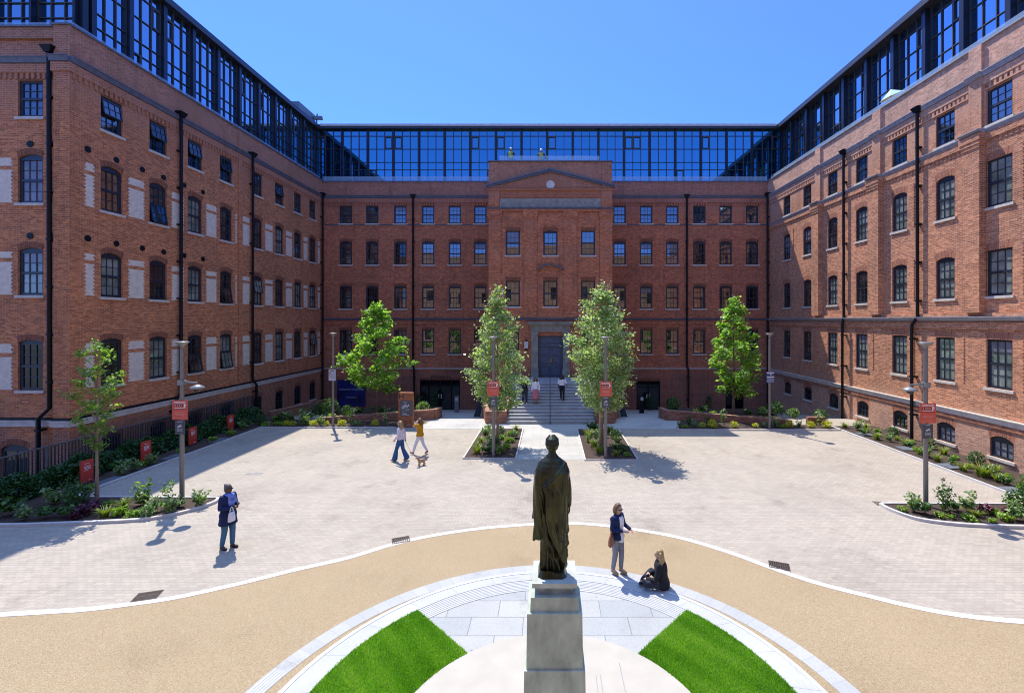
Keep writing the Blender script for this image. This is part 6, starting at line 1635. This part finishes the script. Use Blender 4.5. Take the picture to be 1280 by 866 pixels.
plant_bed('the hedge bed', [('low', -16.7, y, .05, RND.uniform(.7, 1.1)) for y in (19.0, 20.9, 22.9, 24.2)]+[('leafy', -16.8, 25.3, .05, .9), ('round', -17.0, 25.8, .05, .9)])
plant_bed('the sunny front bed', px_items([('low', 1128, 638, .7), ('leafy', 1143, 639, .85), ('tall', 1140, 634, .55), ('broad', 1154, 642, .9), ('upright', 1182, 641, .95), ('broad', 1193, 638, .8), ('leafy', 1210, 639, .95), ('low', 1174, 646, .7), ('low', 1189, 647.5, .6), ('low', 1210, 649, .85), ('tuft', 1221, 645, .7), ('purple', 1231, 641, .9), ('purple', 1257, 641, .5), ('low', 1244, 643, .8), ('low', 1257, 650, .95), ('low', 1240, 652, .55), ('round', 1276, 640, 1.1), ('leafy', 1272, 650, 1.0), ('upright', 1284, 633, 1.0), ('low', 1220, 652, .5)]))
strip = []
for i in range(22):
    y = 25.7-i*.50; strip.append((('tuft', 'leafy', 'tuft', 'broad', 'low')[i % 5], 16.55+RND.uniform(-.25, .5), y+RND.uniform(-.15, .15), .045, RND.uniform(.75, 1.05)))
for i in range(14): strip.append((('tuft', 'low', 'round')[i % 3], 17.6+RND.uniform(-.3, .35), 25.4-i*.78+RND.uniform(-.2, .2), .045, RND.uniform(.7, 1.0)))
strip += [('tuft', 16.6, 17.7, .045, 1.5), ('tuft', 16.75, 15.9, .045, 1.6), ('round', 17.2, 15.0, .045, 1.1)]
plant_bed('the bed along the sunny wing', strip)
lb = []
for i, (k, dx, dy, s) in enumerate((('tuft', .4, 5.1, 1.0), ('tuft', 1.9, 5.0, 1.0), ('leafy', .45, 3.7, 1.0), ('round', 1.15, 4.0, .7), ('low', 1.75, 4.0, 1.2), ('tuft', .35, 2.4, 1.0), ('leafy', .95, 2.6, 1.1), ('round', 1.2, 1.5, .85), ('low', 1.75, 2.6, 1.2), ('low', 1.7, 1.5, 1.0), ('tuft', .45, .7, 1.15), ('broad', .9, .7, 1.0), ('tuft', 1.55, .7, 1.1), ('leafy', .9, 1.6, .8), ('tuft', .35, 1.5, .9), ('low', 1.35, 3.2, 1.0), ('broad', 1.95, 3.4, .9), ('leafy', 1.4, .35, .7))):
    lb.append((k, -3.72+dx, 20.07+dy, .05, s))
plant_bed('the middle bed on the totem side', lb)
rb = []
for i, (k, dx, dy, s) in enumerate((('broad', .75, 5.0, 1.4), ('tuft', 1.7, 5.0, 1.0), ('tuft', .45, 3.9, 1.15), ('leafy', .8, 3.0, 1.0), ('tuft', .55, 2.0, 1.05), ('round', 1.75, 3.6, .8), ('leafy', 1.7, 2.3, .9), ('tuft', .7, .9, 1.1), ('broad', 1.5, 1.2, 1.1), ('round', 1.75, 1.0, .7), ('leafy', .35, 2.9, .7), ('low', 1.2, 4.3, 1.1), ('broad', 1.1, 3.7, 1.0), ('low', 1.85, .5, .8), ('tuft', 1.35, .5, .8))):
    rb.append((k, 1.56+dx, 19.85+dy, .05, s))
plant_bed('the middle bed with the staked tree', rb)
plant_bed('the back bed before the totem', [('tall', -9.3, 26.2, .05, .95), ('yellow', -9.9, 26.15, .05, .75), ('tall', -11.3, 26.25, .05, 1.0), ('yellow', -11.75, 26.15, .05, .8), ('pale_round', -10.9, 26.2, .05, .6), ('leafy', -13.0, 26.2, .05, 1.0), ('yellow', -13.4, 26.2, .05, .8), ('yellow', -12.65, 26.2, .05, .6), ('tall', -12.0, 26.3, .05, .5), ('leafy', -13.9, 26.3, .05, 1.1), ('tall', -14.2, 26.3, .05, .85), ('yellow', -14.6, 26.2, .05, .7), ('yellow', -15.0, 26.25, .05, .7), ('low', -15.5, 26.3, .05, 1.2), ('round', -16.6, 26.6, .05, .9), ('low', -16.1, 26.2, .05, 1.1), ('leafy', -15.3, 27.2, .05, 1.2), ('leafy', -14.6, 27.6, .05, 1.3), ('round', -15.9, 27.4, .05, .9), ('low', -16.3, 27.6, .05, 1.3)])
plant_bed('the raised bed behind the totem', [('round', -13.6, 28.6, .1, 1.5), ('round', -12.4, 28.3, .15, 1.15), ('low', -13.0, 27.6, .2, 1.2), ('low', -12.2, 27.8, .25, 1.3), ('broad', -11.6, 28.2, .3, 1.1), ('broad', -10.2, 28.3, .3, 1.0), ('low', -9.5, 28.3, .32, .9), ('broad', -11.0, 29.2, .25, 1.2), ('pale_round', -7.85, 28.7, .35, 1.15), ('dark_column', -10.9, 38.3, -1.45, 1.2), ('dark_column', -9.5, 38.3, -1.45, 1.2), ('round', -14.4, 28.7, .1, 1.3), ('low', -14.6, 28.0, .1, 1.2)])
plant_bed('the back bed on the sunny side', [('yellow', 15.5, 25.8, .05, .95), ('tall', 15.1, 25.85, .05, 1.0), ('yellow', 14.6, 25.75, .05, .8), ('yellow', 13.4, 25.8, .05, .9), ('low', 13.0, 25.7, .05, .9), ('leafy', 12.0, 25.9, .05, .6), ('yellow', 11.5, 25.8, .05, .6), ('yellow', 10.3, 25.75, .05, .9), ('yellow', 9.1, 25.75, .05, 1.0), ('tall', 9.8, 26.1, .05, 1.0), ('yellow', 8.55, 25.8, .05, .7), ('leafy', 8.1, 25.8, .05, .7), ('upright', 7.9, 26.2, .05, .6), ('low', 7.55, 25.7, .05, .8), ('upright', 9.0, 26.3, .05, .5), ('leafy', 7.3, 26.0, .05, .6), ('leafy', 14.0, 25.9, .05, .7), ('leafy', 12.7, 25.9, .05, .9)])
plant_bed('the raised bed by the dark passage', [('round', 7.75, 28.8, .38, 1.3), ('round', 14.2, 29.0, .05, 1.5), ('round', 13.3, 28.9, .1, .9), ('pale_round', 15.1, 28.6, .0, 1.0), ('low', 9.2, 28.2, .3, 1.0), ('yellow', 8.9, 28.2, .3, .7), ('low', 10.0, 28.2, .28, 1.0), ('broad', 9.6, 28.9, .25, 1.2), ('broad', 12.2, 28.4, .15, 1.1), ('low', 13.2, 27.6, .1, 1.1), ('dark_column', 8.3, 38.2, -1.45, 1.1), ('dark_column', 9.9, 38.2, -1.45, 1.0), ('dark_column', 13.2, 38.3, -1.45, 1.0), ('round', 16.2, 27.6, .0, 1.1), ('low', 15.6, 27.4, .0, 1.3)])
plant_bed('the planters by the steps', [('leafy', -3.1, 28.0, .6, 1.2), ('leafy', -2.95, 27.6, .6, .8), ('round', -3.6, 29.2, .6, 1.1), ('round', 3.3, 28.4, .6, 1.1), ('leafy', 3.5, 27.8, .6, .8), ('upright', 3.3, 29.6, .6, 1.2), ('upright', -3.2, 29.8, .6, 1.2)])
plant_bed('the sunny roof terrace', [('leafy', 19.2, 28.6, 17.5, 1.3)])
hp_ = []
n = 32000
hy = 13.6+NP.random(n)*14.6; a = NP.random(n)*PI; rr = .55+.45*NP.random(n)
wob = 1+.16*np.sin(hy*2.6)+.10*np.sin(hy*6.1+1)
hp_ = np.stack([-17.85+np.cos(a)*.52*rr*wob, hy, .06+np.sin(a)*.74*rr*wob], 1)
v, f, u = leaf_cloud(hp_, .105, .4, .6)
h = link('hedge', np_mesh('hedge', [(v, f, u, 0)], DRK)); tag(h, 'low dark green hedge along the railing of the shaded wing', 'hedge')

# ------------------------------------------------------------------ camera, sun and sky
cam = bpy.data.cameras.new('camera'); co = bpy.data.objects.new('camera', cam); C.objects.link(co); S.camera = co
co.location = (0, 0, EYE); co.rotation_euler = (PI/2, 0, 0)
cam.sensor_width = 36; cam.lens = FL/1280*36; cam.shift_x = (640-CX)/1280; cam.shift_y = (CY-433)/1280; cam.clip_start = .05; cam.clip_end = 3000
sv = Vector((-.300, .546, 1.0)).normalized()        # towards the sun
sun = bpy.data.lights.new('sun', 'SUN'); so = bpy.data.objects.new('sun', sun); C.objects.link(so)
so.rotation_euler = sv.to_track_quat('Z', 'Y').to_euler(); sun.energy = 2.35; sun.angle = math.radians(.5); sun.color = (1.0, .95, .87)
w = bpy.data.worlds.new('World'); S.world = w; w.use_nodes = True; nt = w.node_tree
sk = nt.nodes.new('ShaderNodeTexSky'); sk.sky_type = 'NISHITA'; sk.sun_disc = False
sk.sun_elevation = math.asin(sv.z); sk.sun_rotation = math.atan2(sv.x, sv.y); sk.altitude = 50; sk.air_density = .9; sk.dust_density = 0.0; sk.ozone_density = 5.0
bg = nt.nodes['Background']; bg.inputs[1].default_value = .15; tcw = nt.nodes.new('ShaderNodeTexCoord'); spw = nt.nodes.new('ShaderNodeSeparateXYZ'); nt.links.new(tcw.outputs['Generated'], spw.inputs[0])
# deep blue round the horizon, brighter neutral overhead, added unseen to fill the shade
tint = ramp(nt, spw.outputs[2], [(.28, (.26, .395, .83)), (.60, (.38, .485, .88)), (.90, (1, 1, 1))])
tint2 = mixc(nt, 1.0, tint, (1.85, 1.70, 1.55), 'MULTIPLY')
overhead_fill = ramp(nt, spw.outputs[2], [(.60, (0, 0, 0)), (.90, (1, 1, 1))])
nt.links.new(mixc(nt, 1.0, sk.outputs[0], mixc(nt, overhead_fill, tint, tint2), 'MULTIPLY'), bg.inputs[0])
S.view_settings.view_transform = 'Standard'; S.view_settings.look = 'None'; S.view_settings.exposure = 1.46; S.view_settings.gamma = 1; S.view_settings.use_curve_mapping = False
S.render.engine = 'CYCLES'; S.cycles.use_denoising = True; S.cycles.max_bounces = 6; S.cycles.transparent_max_bounces = 12; S.cycles.diffuse_bounces = 4; S.cycles.glossy_bounces = 4
S.cycles.pixel_filter_type = 'BLACKMAN_HARRIS'; S.cycles.filter_width = 1.05; S.cycles.caustics_reflective = False; S.cycles.caustics_refractive = False; S.cycles.sample_clamp_indirect = 6
